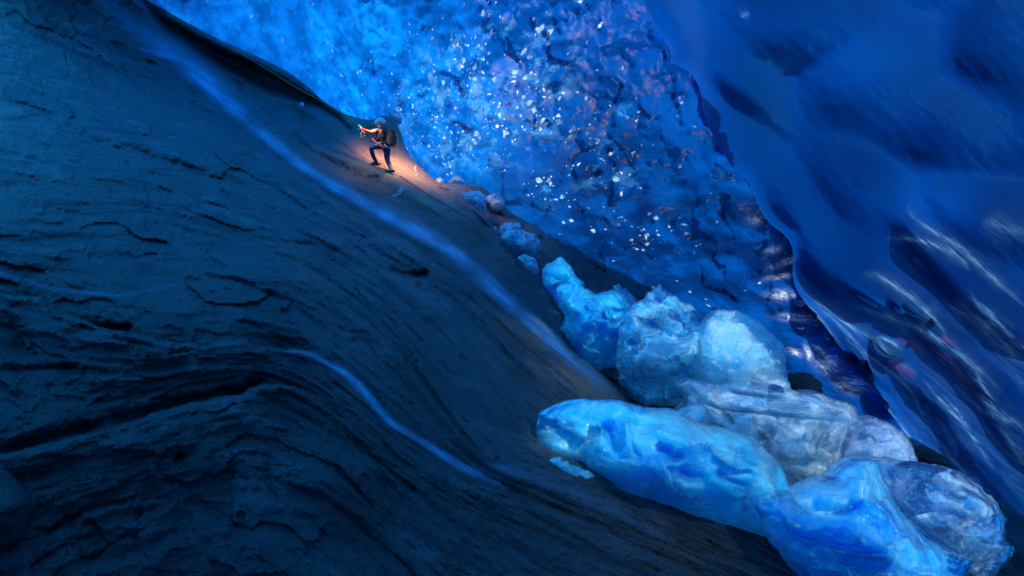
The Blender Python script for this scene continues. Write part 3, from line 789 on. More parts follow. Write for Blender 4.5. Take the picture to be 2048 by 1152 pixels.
# ------------------------------------------------------------------ running water on the rock
def build_stream(name, pts, widths, label, seed, minf=3):
    pts = np.asarray(pts, np.float32)
    seg = np.hypot(*(pts[1:]-pts[:-1]).T); cum = np.concatenate([[0], np.cumsum(seg)])
    n = int(cum[-1]/4); t = np.linspace(0, cum[-1], n)
    cu = np.interp(t, cum, pts[:, 0]); cv = np.interp(t, cum, pts[:, 1])
    k = np.hanning(9); k /= k.sum()
    cu = np.convolve(np.pad(cu, 4, 'edge'), k, 'valid'); cv = np.convolve(np.pad(cv, 4, 'edge'), k, 'valid')
    tu, tv = np.gradient(cu), np.gradient(cv); L = np.hypot(tu, tv)+1e-6; nu, nv = -tv/L, tu/L
    w = np.interp(t/cum[-1], [a for a, b in widths], [b for a, b in widths])
    m = 25; x = np.linspace(-1, 1, m)
    wob = fbm(t/40, 0*t, seed, 3)
    U = cu[:, None]+nu[:, None]*x*w[:, None]*(1+.25*wob[:, None]); V = cv[:, None]+nv[:, None]*x*w[:, None]*(1+.25*wob[:, None])
    D = rock_depth(U, V)[0]
    Dm = D.copy()
    for _ in range(minf):
        Dp = np.pad(Dm, 1, 'edge'); Dm = np.minimum.reduce([Dp[:-2, 1:-1], Dp[2:, 1:-1], Dp[1:-1, :-2], Dp[1:-1, 2:], Dm])
    e = 1-np.abs(x)[None, :]
    D = Dm*(1-.004*np.clip(e*4, .15, 1))
    P = at(U, V, D)
    me = mesh_np(name, P, grid_faces(n, m))
    flow = np.stack([np.repeat(t[:, None]/90, m, 1), (x[None, :]*w[:, None])/30+seed*3, 0*U], -1)
    vattr3(me, "flow", flow)
    ends = np.clip(np.minimum(t, (cum[-1]-t))/(cum[-1]*.10), 0, 1)[:, None]
    edge = (sstep(0, 1, e)**1.5)*ends*np.clip(.72+.75*fbm(flow[..., 0]*1.2, flow[..., 1]*.8, seed+4, 4), .15, 1)
    op = np.interp(t/cum[-1], *OPAC.get(name, ([0, 1], [1, 1])))[:, None]
    vattr(me, "edge", edge*op)
    o = put("water_stream", me, M_water)
    tag(o, label, kind="structure")
OPAC = {"a": ([0, .2, .75, 1], [.45, .95, .9, .35]), "b": ([0, .1, .55, .8, 1], [.9, 1, .6, .6, .25]), "c": ([0, .5, 1], [.15, .28, .1]),
        "d": ([0, 1], [.8, .6]), "e": ([0, 1], [.35, .35]), "f": ([0, .5, 1], [.3, .12, .03]), "g": ([0, .5, 1], [.3, .35, .1])}
build_stream("a", STREAM1, [(0, 22), (.12, 32), (.2, 28), (.3, 21), (.42, 18), (.5, 25), (.62, 27), (.8, 25), (1, 30)], "long silky blue stream sliding down the middle of the rock slope", 1)
build_stream("b", STREAM2, [(0, 4), (.1, 7), (.25, 14), (.4, 17), (.6, 14), (.8, 18), (1, 14)], "small blue stream curling through the lower hollow of the rock", 2)
build_stream("c", smooth_line([(-40, 535), (0, 548), (60, 566), (130, 582), (200, 588), (255, 592), (300, 580), (350, 570), (385, 552)], 2), [(0, 12), (.5, 8), (.8, 7), (1, 3)], "thin trickle of water along a ledge at the left", 3)
build_stream("d", smooth_line([(276, 97), (320, 108), (365, 118), (410, 150), (440, 180)], 2), [(0, 6), (.4, 16), (1, 26)], "side runnel joining the top of the long stream", 4)
build_stream("f", smooth_line([(960, 930), (1040, 945), (1120, 975), (1200, 1010), (1300, 1060), (1400, 1100)], 2), [(0, 18), (.3, 34), (1, 10)], "spread film of water below the small blue shard", 6)
build_stream("g", smooth_line([(180, -30), (260, 40), (340, 96), (430, 160), (560, 250)], 2), [(0, 40), (.5, 50), (1, 20)], "thin sheet of water beside the top of the long stream", 7)

# ------------------------------------------------------------------ blocks of ice
M_azure = block_material("azure_ice", (.015, .62, .97), (.24, .84, .99), (.006, .46, .94), .45, .35, .10, .35, 2.4)
M_cobalt = block_material("cobalt_ice", (.015, .54, .97), (.30, .78, .98), (.006, .38, .93), .45, .35, .10, .35, 2.4)
M_bright = block_material("bright_blue_ice", (.004, .60, .97), (.08, .80, .99), (.001, .36, .92), .4, .15, .14, .3, 6, (.10, .78, .99))
M_cyan = block_material("cyan_clear_ice", (.22, .80, .94), (.60, .94, .98), (.04, .40, .70), .5, .75, .08, .3, 3)
M_pale = block_material("pale_ice", (.50, .88, .96), (.72, .95, .98), (.34, .76, .92), .5, .15, .16, .35, 2.2)
M_white = block_material("white_layered_ice", (.62, .80, .87), (.96, .97, .96), (.22, .46, .64), .66, .5, .10, .3, 3)
M_violet = block_material("grey_violet_ice", (.55, .64, .84), (.80, .86, .94), (.34, .42, .68), .5, .25, .25, .3, 2.4)
M_clear = block_material("clear_right_ice", (.26, .58, .84), (.85, .94, .97), (.06, .26, .56), .6, .75, .07, .3, 2.6)
M_small = block_material("small_clear_ice", (.62, .76, .92), (.92, .95, .98), (.26, .42, .68), .5, .3, .12, .2, 5)

def block(name, poly, d, thick, mat, label, group, tilt=(0, 0), fac=(60, .3, 0), rid=(90, .12), rough_px=3.0, step=None, edge=.26, creases=(), parent=None, scal=0):
    """closed chunk of ice: outline at its own distance, real thickness front and back"""
    poly = np.asarray(poly, np.float32)
    size = max(np.ptp(poly[:, 0]), np.ptp(poly[:, 1])); seed = int(abs(poly[:, 0].sum()+d*100)) % 199
    if step is None: step = max(1.2, size/170)
    # finer, slightly ragged outline
    P = np.vstack([poly, poly[:1]]); seg = np.hypot(*(P[1:]-P[:-1]).T); cum = np.concatenate([[0], np.cumsum(seg)])
    t = np.linspace(0, cum[-1], max(24, int(cum[-1]/(step*2.0))), endpoint=False)
    pu = np.interp(t, cum, P[:, 0]); pv = np.interp(t, cum, P[:, 1])
    pu = (np.roll(pu, 1)+pu*2+np.roll(pu, -1))/4; pv = (np.roll(pv, 1)+pv*2+np.roll(pv, -1))/4
    pu = pu+1.9*rough_px*fbm(pu/(size/12), pv/(size/12), seed, 4, .65); pv = pv+1.9*rough_px*fbm(pu/(size/12)+31, pv/(size/12), seed, 4, .65)
    pol = np.stack([pu, pv], -1)
    us = np.arange(pu.min()-step*2, pu.max()+step*2, step); vs = np.arange(pv.min()-step*2, pv.max()+step*2, step)
    U, V = np.meshgrid(us.astype(np.float32), vs.astype(np.float32))
    dist, cx, cyy, _ = poly_dist(U, V, pol, True); ins = in_poly(U, V, pol)
    i = np.arange(U.size).reshape(U.shape)
    q = np.stack([i[:-1, :-1], i[:-1, 1:], i[1:, 1:], i[1:, :-1]], -1).reshape(-1, 4)
    inf = ins.ravel(); q = q[inf[q].any(1)]
    Uf = np.where(ins, U, cx); Vf = np.where(ins, V, cyy); sd = np.where(ins, dist, 0)
    m2p = PXF/d                                          # px per metre
    W = max(size*.5*edge, 4)
    prof = np.sqrt(np.clip(1-(1-np.clip(sd/W, 0, 1))**2, 0, 1))
    uc, vc = pol.mean(0)
    base = d+((Uf-uc)*tilt[0]+(vc-Vf)*tilt[1])/m2p
    fx, fy = fac[0], fac[0]*.7
    wrp = fbm(U/size*5, V/size*5, seed, 2)*.5
    fc, cr = facet((U+V*.4)/fx+wrp, (V-U*.4)/fy-wrp, seed, 1.4)
    _, w2_, cid_, _, _ = worley((U+V*.4)/fx+wrp, (V-U*.4)/fy-wrp, seed); cell = RV[cid_, 5]; crack = np.exp(-(cr/.05)**2)
    fade = np.clip(sd/(W*.5), 0, 1)
    rr = np.random.RandomState(seed+3); X_, Y_ = (U-uc)/size*2+wrp*.16, (V-vc)/size*2-wrp*.16
    pl = np.full(U.shape, 1.35)
    for k_ in range(13):
        a_ = k_*2.4+rr.uniform(-.6, .6); sl = rr.uniform(.5, 1.5); o_ = rr.uniform(.15, .75)
        pl = np.minimum(pl, 1.1-sl*(X_*math.cos(a_)+Y_*math.sin(a_)*1.5-o_*.5))
    pl = np.clip(pl, .12, 1.35)
    h = thick*prof*pl*(1+.25*fbm((U-uc)/size*2.3, (V-vc)/size*2.3, seed+2, 2))
    amp = thick*fade
    h = h+amp*(fac[1]*fc+rid[1]*ridged((U+V*.5)/rid[0], (V-U*.5)/rid[0]*1.6, seed+5, 4, .55)+.04*fbm(U/size*26, V/size*26, seed+9, 3, .6))
    if scal:
        w1, w2, _, _, _ = worley(U/scal+wrp, V/scal*1.1, seed+1); h = h+amp*.22*w1**1.5
    for pts, w, a in creases:
        dd, _, _, f_ = poly_dist(U, V, smooth_line(pts, 2)); e = np.clip(np.minimum(f_, 1-f_)/.2, 0, 1)
        h = h-thick*a*e*np.exp(-(dd/w)**2)*fade
    hb = thick*prof*(1+.4*fbm((U-uc)/size*3+7, (V-vc)/size*3, seed+12, 3))*.9
    Pf = at(Uf, Vf, base-h).reshape(-1, 3)
    # the back keeps the outline's real size: offset straight along the view axis, not along the rays
    B0 = at(Uf, Vf, base); B0[..., 1] += hb; Pb = B0.reshape(-1, 3)
    rim = np.exp(-sd/(W*.30))
    N = U.size
    bd = ~inf
    idb = np.arange(N)+N; idb[bd] = np.arange(N)[bd]     # front and back share the outline
    F = np.vstack([q[:, ::-1], idb[q]]) if True else q
    F = F[:, ::-1]
    two = lambda a: np.concatenate([a.ravel(), a.ravel()])
    P2, F2, R2, CE, CR = compact(np.vstack([Pf, Pb]), F, two(rim), two(cell), two(crack*np.clip(.5+fbm(U/40, V/40, seed, 2), 0, 1)))
    c = P2.mean(0); 
    # origin at the base of the block
    org = Vector((float(c[0]), float(c[1]), float(P2[:, 2].min())))
    me = mesh_np(name, P2-np.array(org, np.float32), F2)
    vattr(me, "rim", R2); vattr(me, "cell", CE); vattr(me, "crack", CR)
    o = put(name, me, mat); o.location = org
    return tag(o, label, "ice block" if parent is None else None, group)

G1 = "large ice blocks piled at the lower right"; G2 = "small lumps of ice caught along the rock rib"
block("ice_block", [(1083, 540), (1100, 524), (1122, 514), (1136, 524), (1150, 545), (1168, 572), (1195, 588), (1228, 578), (1245, 590), (1262, 610), (1262, 660), (1240, 690), (1236, 735), (1200, 744), (1165, 722), (1150, 700),
      (1122, 660), (1130, 630), (1112, 605), (1092, 580)], 9.9, .62, M_bright, "vivid azure spiky ice block leaning on the dark rock edge, leftmost of the upper blocks", G1, (0, .1), (34, .13, 0), (40, .08), 3, scal=26)
block("ice_block", [(1222, 575), (1236, 568), (1252, 578), (1272, 598), (1268, 630), (1252, 660), (1236, 640), (1232, 600)], 10.4, .25, M_clear, "small glassy horn of clear ice between the azure block and the jagged clear block", G1, (0, 0), (30, .25, 0), (30, .15), 3)
block("ice_block", [(1262, 620), (1278, 602), (1300, 582), (1322, 569), (1332, 582), (1360, 598), (1390, 615), (1412, 632), (1432, 632), (1428, 611), (1445, 612), (1462, 625), (1450, 660), (1420, 690), (1400, 740), (1420, 790), (1350, 815), (1290, 812),
      (1262, 798), (1240, 760), (1232, 720), (1240, 660)], 8.9, .62, M_cyan, "jagged half clear cyan ice block with a bright ridge across its middle", G1, (0, .25), (60, .24, 0), (60, .13), 5,
      creases=[([(1280, 700), (1320, 718), (1370, 712), (1400, 690)], 14, -.5), ([(1290, 640), (1340, 680), (1390, 670)], 22, .5), ([(1262, 670), (1275, 690)], 12, .7)], scal=26)
block("ice_block", [(1402, 672), (1415, 640), (1440, 620), (1480, 622), (1520, 640), (1548, 672), (1566, 690), (1570, 725), (1578, 760), (1586, 786), (1500, 800), (1420, 790), (1392, 750), (1395, 712)], 8.3, .60, M_pale,
      "rounded milky pale blue ice block with a murky round window near its right edge", G1, (0, .2), (90, .15, 0), (80, .10), 3,
      creases=[([(1500, 680), (1530, 670), (1556, 685), (1552, 710), (1530, 716)], 10, .25), ([(1540, 700), (1552, 706)], 9, -.3)])
block("ice_block", [(1352, 772), (1372, 760), (1410, 762), (1450, 770), (1500, 758), (1540, 768), (1580, 780), (1612, 786), (1630, 778), (1650, 792), (1690, 800), (1712, 815), (1720, 840), (1700, 852), (1690, 880), (1680, 930), (1650, 968), (1600, 985),
      (1540, 990), (1480, 940), (1400, 880), (1340, 838), (1330, 830), (1372, 806), (1380, 792)], 7.3, .60, M_white, "white and grey layered ice slab broken in ledges, below the milky block", G1, (0, .3), (48, .32, 0), (60, .18), 4,
      creases=[([(1390, 800), (1450, 818), (1560, 828), (1690, 842)], 3.5, .55), ([(1440, 775), (1500, 790), (1600, 798)], 4, .4), ([(1540, 840), (1535, 900), (1545, 960)], 12, .35), ([(1400, 796), (1440, 775)], 6, -.3), ([(1620, 860), (1590, 920)], 16, -.3)])
block("ice_block", [(1692, 850), (1715, 838), (1750, 836), (1785, 850), (1815, 872), (1830, 905), (1840, 935), (1780, 960), (1700, 960), (1672, 940), (1676, 900)], 7.4, .5, M_violet, "dome shaped lavender grey ice lump right of the layered slab", G1, (0, .3), (50, .2, 0), (60, .1), 3)
block("ice_block", [(1074, 850), (1078, 824), (1110, 812), (1136, 800), (1180, 798), (1240, 800), (1290, 815), (1350, 822), (1400, 850), (1450, 858), (1500, 872), (1530, 895), (1560, 925), (1575, 960), (1598, 1010), (1600, 1060), (1556, 1098), (1500, 1082),
      (1400, 1045), (1300, 1005), (1250, 990), (1210, 960), (1165, 925), (1110, 915), (1082, 898)], 6.05, .55, M_azure, "long smooth sky blue ice block, the largest, lying on the rock in front", G1, (-.1, .25), (110, .16, 0), (110, .16), 4,
      creases=[([(1205, 840), (1228, 880), (1240, 905)], 12, .35), ([(1250, 830), (1256, 880), (1258, 910)], 6, -.25), ([(1320, 890), (1345, 915), (1370, 908)], 10, .35), ([(1355, 930), (1385, 948), (1420, 955)], 14, .3), ([(1435, 935), (1440, 953), (1500, 970)], 5, .3),
               ([(1290, 850), (1360, 880), (1400, 890)], 14, -.2), ([(1545, 930), (1570, 1000)], 12, .3)])
block("ice_block", [(1078, 930), (1090, 918), (1120, 916), (1150, 932), (1190, 948), (1194, 980), (1176, 986), (1150, 968), (1110, 940)], 5.9, .10, M_azure, "small thin blue ice shard beneath the left end of the largest block", G1, (0, .1), (26, .3, 0), (30, .2), 3)
block("ice_block", [(1736, 925), (1790, 920), (1860, 930), (1930, 948), (1962, 975), (1995, 1005), (2012, 1040), (2010, 1100), (1975, 1122), (1960, 1150), (1930, 1140), (1850, 1110), (1790, 1060), (1750, 990)], 6.2, .50, M_clear,
      "glassy grey blue ice block with white frosted core, far right of the pile", G1, (-.1, .2), (80, .2, 0), (80, .2), 4,
      creases=[([(1745, 945), (1800, 1010), (1860, 1070), (1950, 1120)], 5, .35), ([(1840, 960), (1930, 985), (1990, 1030)], 10, -.3)])
block("ice_block", [(1935, 1100), (1985, 1095), (2015, 1080), (2030, 1100), (2020, 1125), (2000, 1140), (1985, 1175), (1930, 1180), (1920, 1140)], 6.5, .2, M_clear, "low dim wedge of ice in the bottom right corner under the glassy block", G1, (0, 0), (30, .2, 0), (30, .2), 3)
block("ice_block", [(1508, 1015), (1520, 998), (1560, 990), (1600, 985), (1640, 965), (1675, 955), (1690, 935), (1720, 918), (1748, 922), (1770, 960), (1800, 1020), (1850, 1075), (1905, 1105), (1945, 1120), (1925, 1165), (1900, 1230), (1700, 1240), (1610, 1170), (1570, 1120),
      (1530, 1070), (1520, 1030)], 5.3, .50, M_cobalt, "cobalt blue ice block with a steep ridge, nearest the viewer at the bottom", G1, (0, .2), (100, .22, 0), (110, .2), 3,
      creases=[([(1610, 1000), (1660, 1022), (1700, 1020), (1715, 990)], 14, .45), ([(1560, 1050), (1640, 1085), (1700, 1098), (1800, 1105)], 5, .3), ([(1725, 930), (1735, 1000), (1790, 1060)], 16, -.3), ([(1520, 1010), (1545, 1010)], 6, .3)])
block("ice_block", [(1568, 955), (1585, 970), (1598, 1000), (1590, 1015), (1570, 1010)], 6.3, .12, M_clear, "small clear sliver wedged between the largest block and the cobalt block", G1, (0, 0), (20, .2, 0), (20, .2), 1)
for poly, d, th, mt, lab in (
   ([(921, 388), (940, 381), (962, 383), (974, 395), (972, 420), (962, 427), (945, 412), (930, 398)], None, .30, M_small, "fractured white ice lump at the top of the rib, left half of a pair"),
   ([(974, 392), (990, 386), (1000, 396), (1011, 398), (1008, 415), (995, 425), (978, 420), (970, 410)], None, .28, M_small, "fractured translucent ice lump at the top of the rib, right half of a pair"),
   ([(1000, 452), (1010, 444), (1040, 446), (1044, 455), (1030, 470), (1000, 474), (994, 466)], None, .25, M_small, "flat pale ice chip behind the rounded lump on the rib"),
   ([(998, 476), (1012, 460), (1040, 458), (1070, 468), (1082, 482), (1080, 500), (1060, 513), (1045, 508), (1034, 512), (1015, 494)], None, .40, M_small, "rounded clear ice lump with a bright right edge, midway down the rib"),
   ([(1034, 514), (1050, 508), (1072, 518), (1079, 540), (1074, 552), (1055, 540)], None, .22, M_small, "small dull blue ice lump just above the azure spiky block"),
   ([(773, 218), (782, 214), (795, 222), (806, 236), (803, 246), (794, 250), (782, 240)], None, .30, M_small, "clear lump of ice hanging on the wall beside the climber's helmet"),
   ([(872, 358), (879, 354), (887, 359), (888, 367), (881, 371), (874, 367)], None, .14, M_small, "round clear ball of ice on the crest below the climber"),
   ([(896, 365), (905, 352), (916, 350), (928, 360), (930, 366)], None, .18, M_small, "dim ice lump stuck to the wall above the rib's dark notch"),
   ([(596, 209), (600, 204), (607, 206), (609, 213), (602, 214)], None, .10, M_small, "tiny ice chip on the edge of the dark band high on the slope"),
   ([(984, 456), (990, 452), (995, 457), (993, 463), (986, 461)], None, .06, M_small, "tiny bright ice chip left of the flat pale chip")):
    poly_ = np.array(poly, float); uc, vc = poly_[:, 0].mean(), poly_[:, 1].max()-1
    dd = float(rd(min(uc, 2040), vc)[0])
    if "wall" in lab: dd = min(float(1/inv_wall(np.array([uc]), np.array([vc]))[0])*.93, dd*1.1)
    block("ice_lump", poly_+0., dd-th*.5, th, mt, lab, G2, (0, .1), (14, .4, 0), (20, .2), 1.2, edge=.5)

# melt-water ice lace on the rock near the climber's feet
def splinter_cluster(pts, label, seed):
    r = random.Random(seed); V_, F_ = [], []
    for (u, v) in pts:
        d = float(rd(u, v)[0])-.04; c = at(np.float32(u), np.float32(v), d); s = r.uniform(.02, .055)
        ax = np.array([r.uniform(-1, 1), r.uniform(-.6, .3), r.uniform(-1, 1)]); ax /= np.linalg.norm(ax)
        b = np.cross(ax, [0, 1, .1]); b /= np.linalg.norm(b); e = np.cross(ax, b)
        k = len(V_)
        V_ += [c+ax*s*1.6, c-ax*s*1.3, c+b*s*.6, c-b*s*.5, c+e*s*.6, c-e*s*.5]
        F_ += [(k, k+2, k+4), (k, k+4, k+3), (k, k+3, k+5), (k, k+5, k+2), (k+1, k+4, k+2), (k+1, k+3, k+4), (k+1, k+5, k+3), (k+1, k+2, k+5)]
    me = mesh_np("ice_splinters", np.array(V_), np.array(F_), False)
    vattr(me, "rim", np.zeros(len(V_)))
    tag(put("ice_splinters", me, M_lace), label, "ice splinters", kind="stuff")
M_lace = block_material("white_ice_lace", (.8, .85, .9), (.9, .93, .95), (.6, .7, .8), .6, .1, .2, .05, 9)
_r = random.Random(4)
splinter_cluster([(806-14*t+_r.uniform(-5, 5)*(.4+t), 374+20*t+_r.uniform(-2, 2)) for t in [i/26 for i in range(27)]], "jagged white ice lace on the rock below the climber's boots", 3)
splinter_cluster([(829+6*math.sin(t*2.5)+_r.uniform(-2, 2), 334+34*t) for t in [i/11 for i in range(12)]], "thin white ice lace on the warm lit rock right of the climber", 5)

# stones in the gap under the ice wall
def stone(u, v, d, rx, ry, rz, label, seed):
    import bmesh
    bm = bmesh.new(); bmesh.ops.create_icosphere(bm, subdivisions=5, radius=1)
    co = np.array([x.co[:] for x in bm.verts], np.float32)
    n = fbm(co[:, 0]*1.2, co[:, 1]*1.2, co[:, 2]*1.2+seed, 3)*.35+ridged(co[:, 0]*2, co[:, 1]*2, co[:, 2]*2+seed, 3)*.06
    co = co*(1+n)[:, None]*np.array([rx, ry, rz])
    for x, c in zip(bm.verts, co): x.co = c
    me = bpy.data.meshes.new("stone"); bm.to_mesh(me); bm.free()
    me.polygons.foreach_set("use_smooth", [True]*len(me.polygons))
    vattr3(me, "strata", co*np.array([2, 2, 2])); vattr(me, "rust", np.full(len(co), .3)); vattr(me, "wet_shade", np.full(len(co), .1)); vattr(me, "pale", np.full(len(co), .5))
    o = put("stone", me, M_rock); p = at(np.float32(u), np.float32(v), d)
    o.location = [float(a) for a in p]; o.rotation_euler = (0, math.radians(18), 0)
    tag(o, label, "stone", "stones wedged under the ice wall")
stone(1858, 914, 8.6, .20, .25, .10, "brown oval stone beside the lavender grey dome of ice", 1)
stone(1604, 778, 8.9, .22, .3, .2, "dark brown stone in the gap right of the milky ice block", 2)

# loose crystals and bubbles frozen in the surface of the wall
def crystals():
    r = np.random.RandomState(12); V_, F_ = [], []
    base = np.array([(0, 0, 1.6), (0, 0, -1.4), (.6, 0, .1), (-.5, .1, 0), (.1, .5, -.2), (0, -.6, .1)], np.float32)
    tri = [(0, 2, 4), (0, 4, 3), (0, 3, 5), (0, 5, 2), (1, 4, 2), (1, 3, 4), (1, 5, 3), (1, 2, 5)]
    n = 0
    while n < 160:
        if r.rand() < .7: u, v = r.normal(930, 110), r.normal(210, 95)
        else: u, v = r.uniform(760, 1560), r.uniform(0, 520)
        if not (in_poly(np.array([float(u)]), np.array([float(v)]), CRESTP)[0] or in_poly(np.array([float(u)]), np.array([float(v)]), IEDGEP)[0]) and u > 420:
            if v-.35*(u-1100) > 470: continue
            d = float(1/inv_wall(np.float32(u), np.float32(v))); U_, W_ = np.float32(u), np.float32(v)
            f = .05*fbm(U_/300, W_/300, .5, 3)+.02*fbm(U_/90, W_/90, 4.5, 3)
            d = d*(1+float(f)-.012)-.02
            px = abs(r.normal(0, 1))*1.7+.8; s = px/PXF*d
            a, b, c = r.uniform(-1.0, .5), r.uniform(0, 6.28), r.uniform(0, 6.28)
            q = base*r.uniform(.6, 1.3, (6, 3)).astype(np.float32)
            ca, sa = math.cos(a), math.sin(a); q = q@np.array([[ca, 0, -sa], [0, 1, 0], [sa, 0, ca]])
            cb, sb = math.cos(b*.3), math.sin(b*.3); q = q@np.array([[1, 0, 0], [0, cb, sb], [0, -sb, cb]])
            k = len(V_)*6; V_.append(q*s+at(U_, W_, d)); F_ += [(x+k, y+k, z+k) for x, y, z in tri]; n += 1
    me = mesh_np("ice_crystals", np.vstack(V_), np.array(F_), False)
    vattr(me, "rim", np.full(n*6, .2))
    tag(put("ice_crystals", me, M_cryst), "glinting white crystals and bubbles scattered over the blue ice wall", kind="stuff")
t = NT("crystal_ice")
M_cryst = t.done(t.mixs(.45, t.bsdf(Base_Color=(.55, .72, .95), Roughness=.12, IOR=1.31, Specular_IOR_Level=.8), t.shader("ShaderNodeBsdfTranslucent", Color=(.35, .62, .95))))
crystals()

# ------------------------------------------------------------------ the climber
def skin_body(name, joints, edges, radii, mat, parent=None, sub=2):
    """one continuous skinned surface"""
    me = bpy.data.meshes.new(name); me.from_pydata([tuple(j) for j in joints], edges, [])
    o = bpy.data.objects.new(name, me); C.objects.link(o)
    o.modifiers.new("s", 'SKIN'); sm = o.modifiers.new("b", 'SUBSURF'); sm.levels = sub; sm.render_levels = sub
    for i, r in enumerate(radii):
        sv = me.skin_vertices[0].data[i]; sv.radius = r if isinstance(r, tuple) else (r, r); sv.use_root = (i == 0)
    dg = bpy.context.evaluated_depsgraph_get(); m2 = bpy.data.meshes.new_from_object(o.evaluated_get(dg))
    m2.name = name; o.modifiers.clear(); o.data = m2
    m2.materials.clear()
    for m in (mat if isinstance(mat, list) else [mat]): m2.materials.append(m)
    m2.polygons.foreach_set("use_smooth", [True]*len(m2.polygons))
    if parent: o.parent = parent
    return o

PD = float((rd(752, 327)[0]+rd(783, 349)[0])/2)          # the climber's distance
K = PD/PXF                                               # metres per photo pixel there
ORG = at(np.float32(770), np.float32(345), PD)
def cp(u, v, dy=0.0):                                    # climber-local metres from the photo's pixels
    p = at(np.float32(u), np.float32(v), PD)-ORG; return (float(p[0]), float(p[1])+dy, float(p[2]))
fA = float(rd(752, 327)[0])-PD; fB = float(rd(784, 349)[0])-PD

M_trou = plain("navy_trousers", (.010, .022, .075), .7)
M_jack = plain("dark_vest", (.035, .022, .045), .75)
M_oran = plain("orange_sleeve", (.92, .09, .005), .6)
M_skin = plain("skin", (.50, .28, .20), .5)
M_boot = plain("boot_leather", (.035, .02, .018), .5)
M_helm = plain("pale_blue_helmet", (.30, .72, .92), .25)
M_black = plain("black_webbing", (.012, .012, .014), .6)
M_pack = plain("pack_fabric", (.07, .045, .03), .7)
M_red = plain("red_cord", (.55, .05, .06), .6)
M_rope = plain("orange_rope", (.50, .16, .05), .7)
M_steel = plain("steel", (.55, .58, .6), .3, Metallic=1.0)
M_lens = plain("lamp_lens", (.9, .9, .85), .2)

pj = [cp(768, 291), cp(766, 282), cp(764, 270), cp(762, 262), cp(760, 257), cp(759.5, 250), cp(759, 244.5),       # 0-6 pelvis..head top
      cp(761, 292, -.08), cp(744.5, 299, -.20), cp(748, 314, -.10), cp(752.5, 326, min(fA, .2)), cp(744, 328, min(fA, .2)-.10),            # 7-11 front leg
      cp(774, 294, .06), cp(773, 317, .05), cp(780, 332, .02), cp(787, 345.5, max(fB, -.3)+.05), cp(778, 349, max(fB, -.3)-.06),                # 12-16 rear leg
      cp(756, 264, -.16), cp(745, 270, -.28), cp(732, 264, -.22), cp(726, 260.5, -.2),                        # 17-20 near arm
      cp(768, 264, .17), cp(758, 279, .10), cp(749, 282, -.08)]                                                # 21-23 other arm
pe = [(0, 1), (1, 2), (2, 3), (3, 4), (4, 5), (5, 6), (0, 7), (7, 8), (8, 9), (9, 10), (10, 11), (0, 12), (12, 13), (13, 14), (14, 15), (15, 16),
      (3, 17), (17, 18), (18, 19), (19, 20), (3, 21), (21, 22), (22, 23)]
pr = [(.15, .13), (.145, .12), (.17, .125), (.15, .105), .055, .085, .07, .105, .075, .060, .045, .04, .11, .078, .062, .046, .04,
      .065, .05, .04, .036, .065, .05, .036]
person = skin_body("person", pj, pe, pr, [M_jack, M_trou, M_oran, M_skin, M_boot])
person.location = [float(a) for a in ORG]
hip = pj[0][2]; 
J = [np.array(p) for p in pj]
def near(c, a, b):
    a, b = J[a], J[b]; t = np.clip(np.dot(c-a, b-a)/max(np.dot(b-a, b-a), 1e-6), 0, 1); return np.linalg.norm(c-a-t*(b-a))
for f in person.data.polygons:
    c = np.array(f.center)
    legs = min(near(c, 7, 8), near(c, 8, 9), near(c, 9, 10), near(c, 12, 13), near(c, 13, 14), near(c, 14, 15))
    boot = min(near(c, 10, 11), near(c, 15, 16))
    arms = min(near(c, 17, 18), near(c, 18, 19)); arm2 = min(near(c, 21, 22), near(c, 22, 23)); hand = np.linalg.norm(c-J[20]); torso = min(near(c, 0, 1), near(c, 1, 2), near(c, 2, 3))
    head = near(c, 4, 6)
    best = min((legs-.02, 1), (boot, 4), (arms, 2), (arm2, 2), (torso-.05, 0), (head, 3), (hand+.02, 3))
    mi = best[1]
    if mi == 0 and c[2] < hip+.03: mi = 1
    if mi == 2 and near(c, 17, 18) < near(c, 18, 19) and np.linalg.norm(c-J[17]) < .10: mi = 0
    f.material_index = mi
tag(person, "climber in orange sleeves, dark vest and navy trousers holding a rope on the lit rock", "person")

def tubeobj(name, pts, r, mat, parent=None, close=False):
    pts = [np.array(p, float) for p in pts]; V_, F_ = [], []; n = 8
    for i, p in enumerate(pts):
        t_ = pts[min(i+1, len(pts)-1)]-pts[max(i-1, 0)]; t_ /= np.linalg.norm(t_)+1e-9
        a = np.cross(t_, [0, 1, 0.02]); a /= np.linalg.norm(a)+1e-9; b = np.cross(t_, a)
        rr = r[i] if isinstance(r, (list, tuple)) else r
        for k in range(n): V_.append(p+rr*(a*math.cos(k*2*math.pi/n)+b*math.sin(k*2*math.pi/n)))
    for i in range(len(pts)-1):
        for k in range(n): F_.append((i*n+k, i*n+(k+1) % n, (i+1)*n+(k+1) % n, (i+1)*n+k))
    return put(name, mesh_np(name, np.array(V_), np.array(F_)), mat, parent)

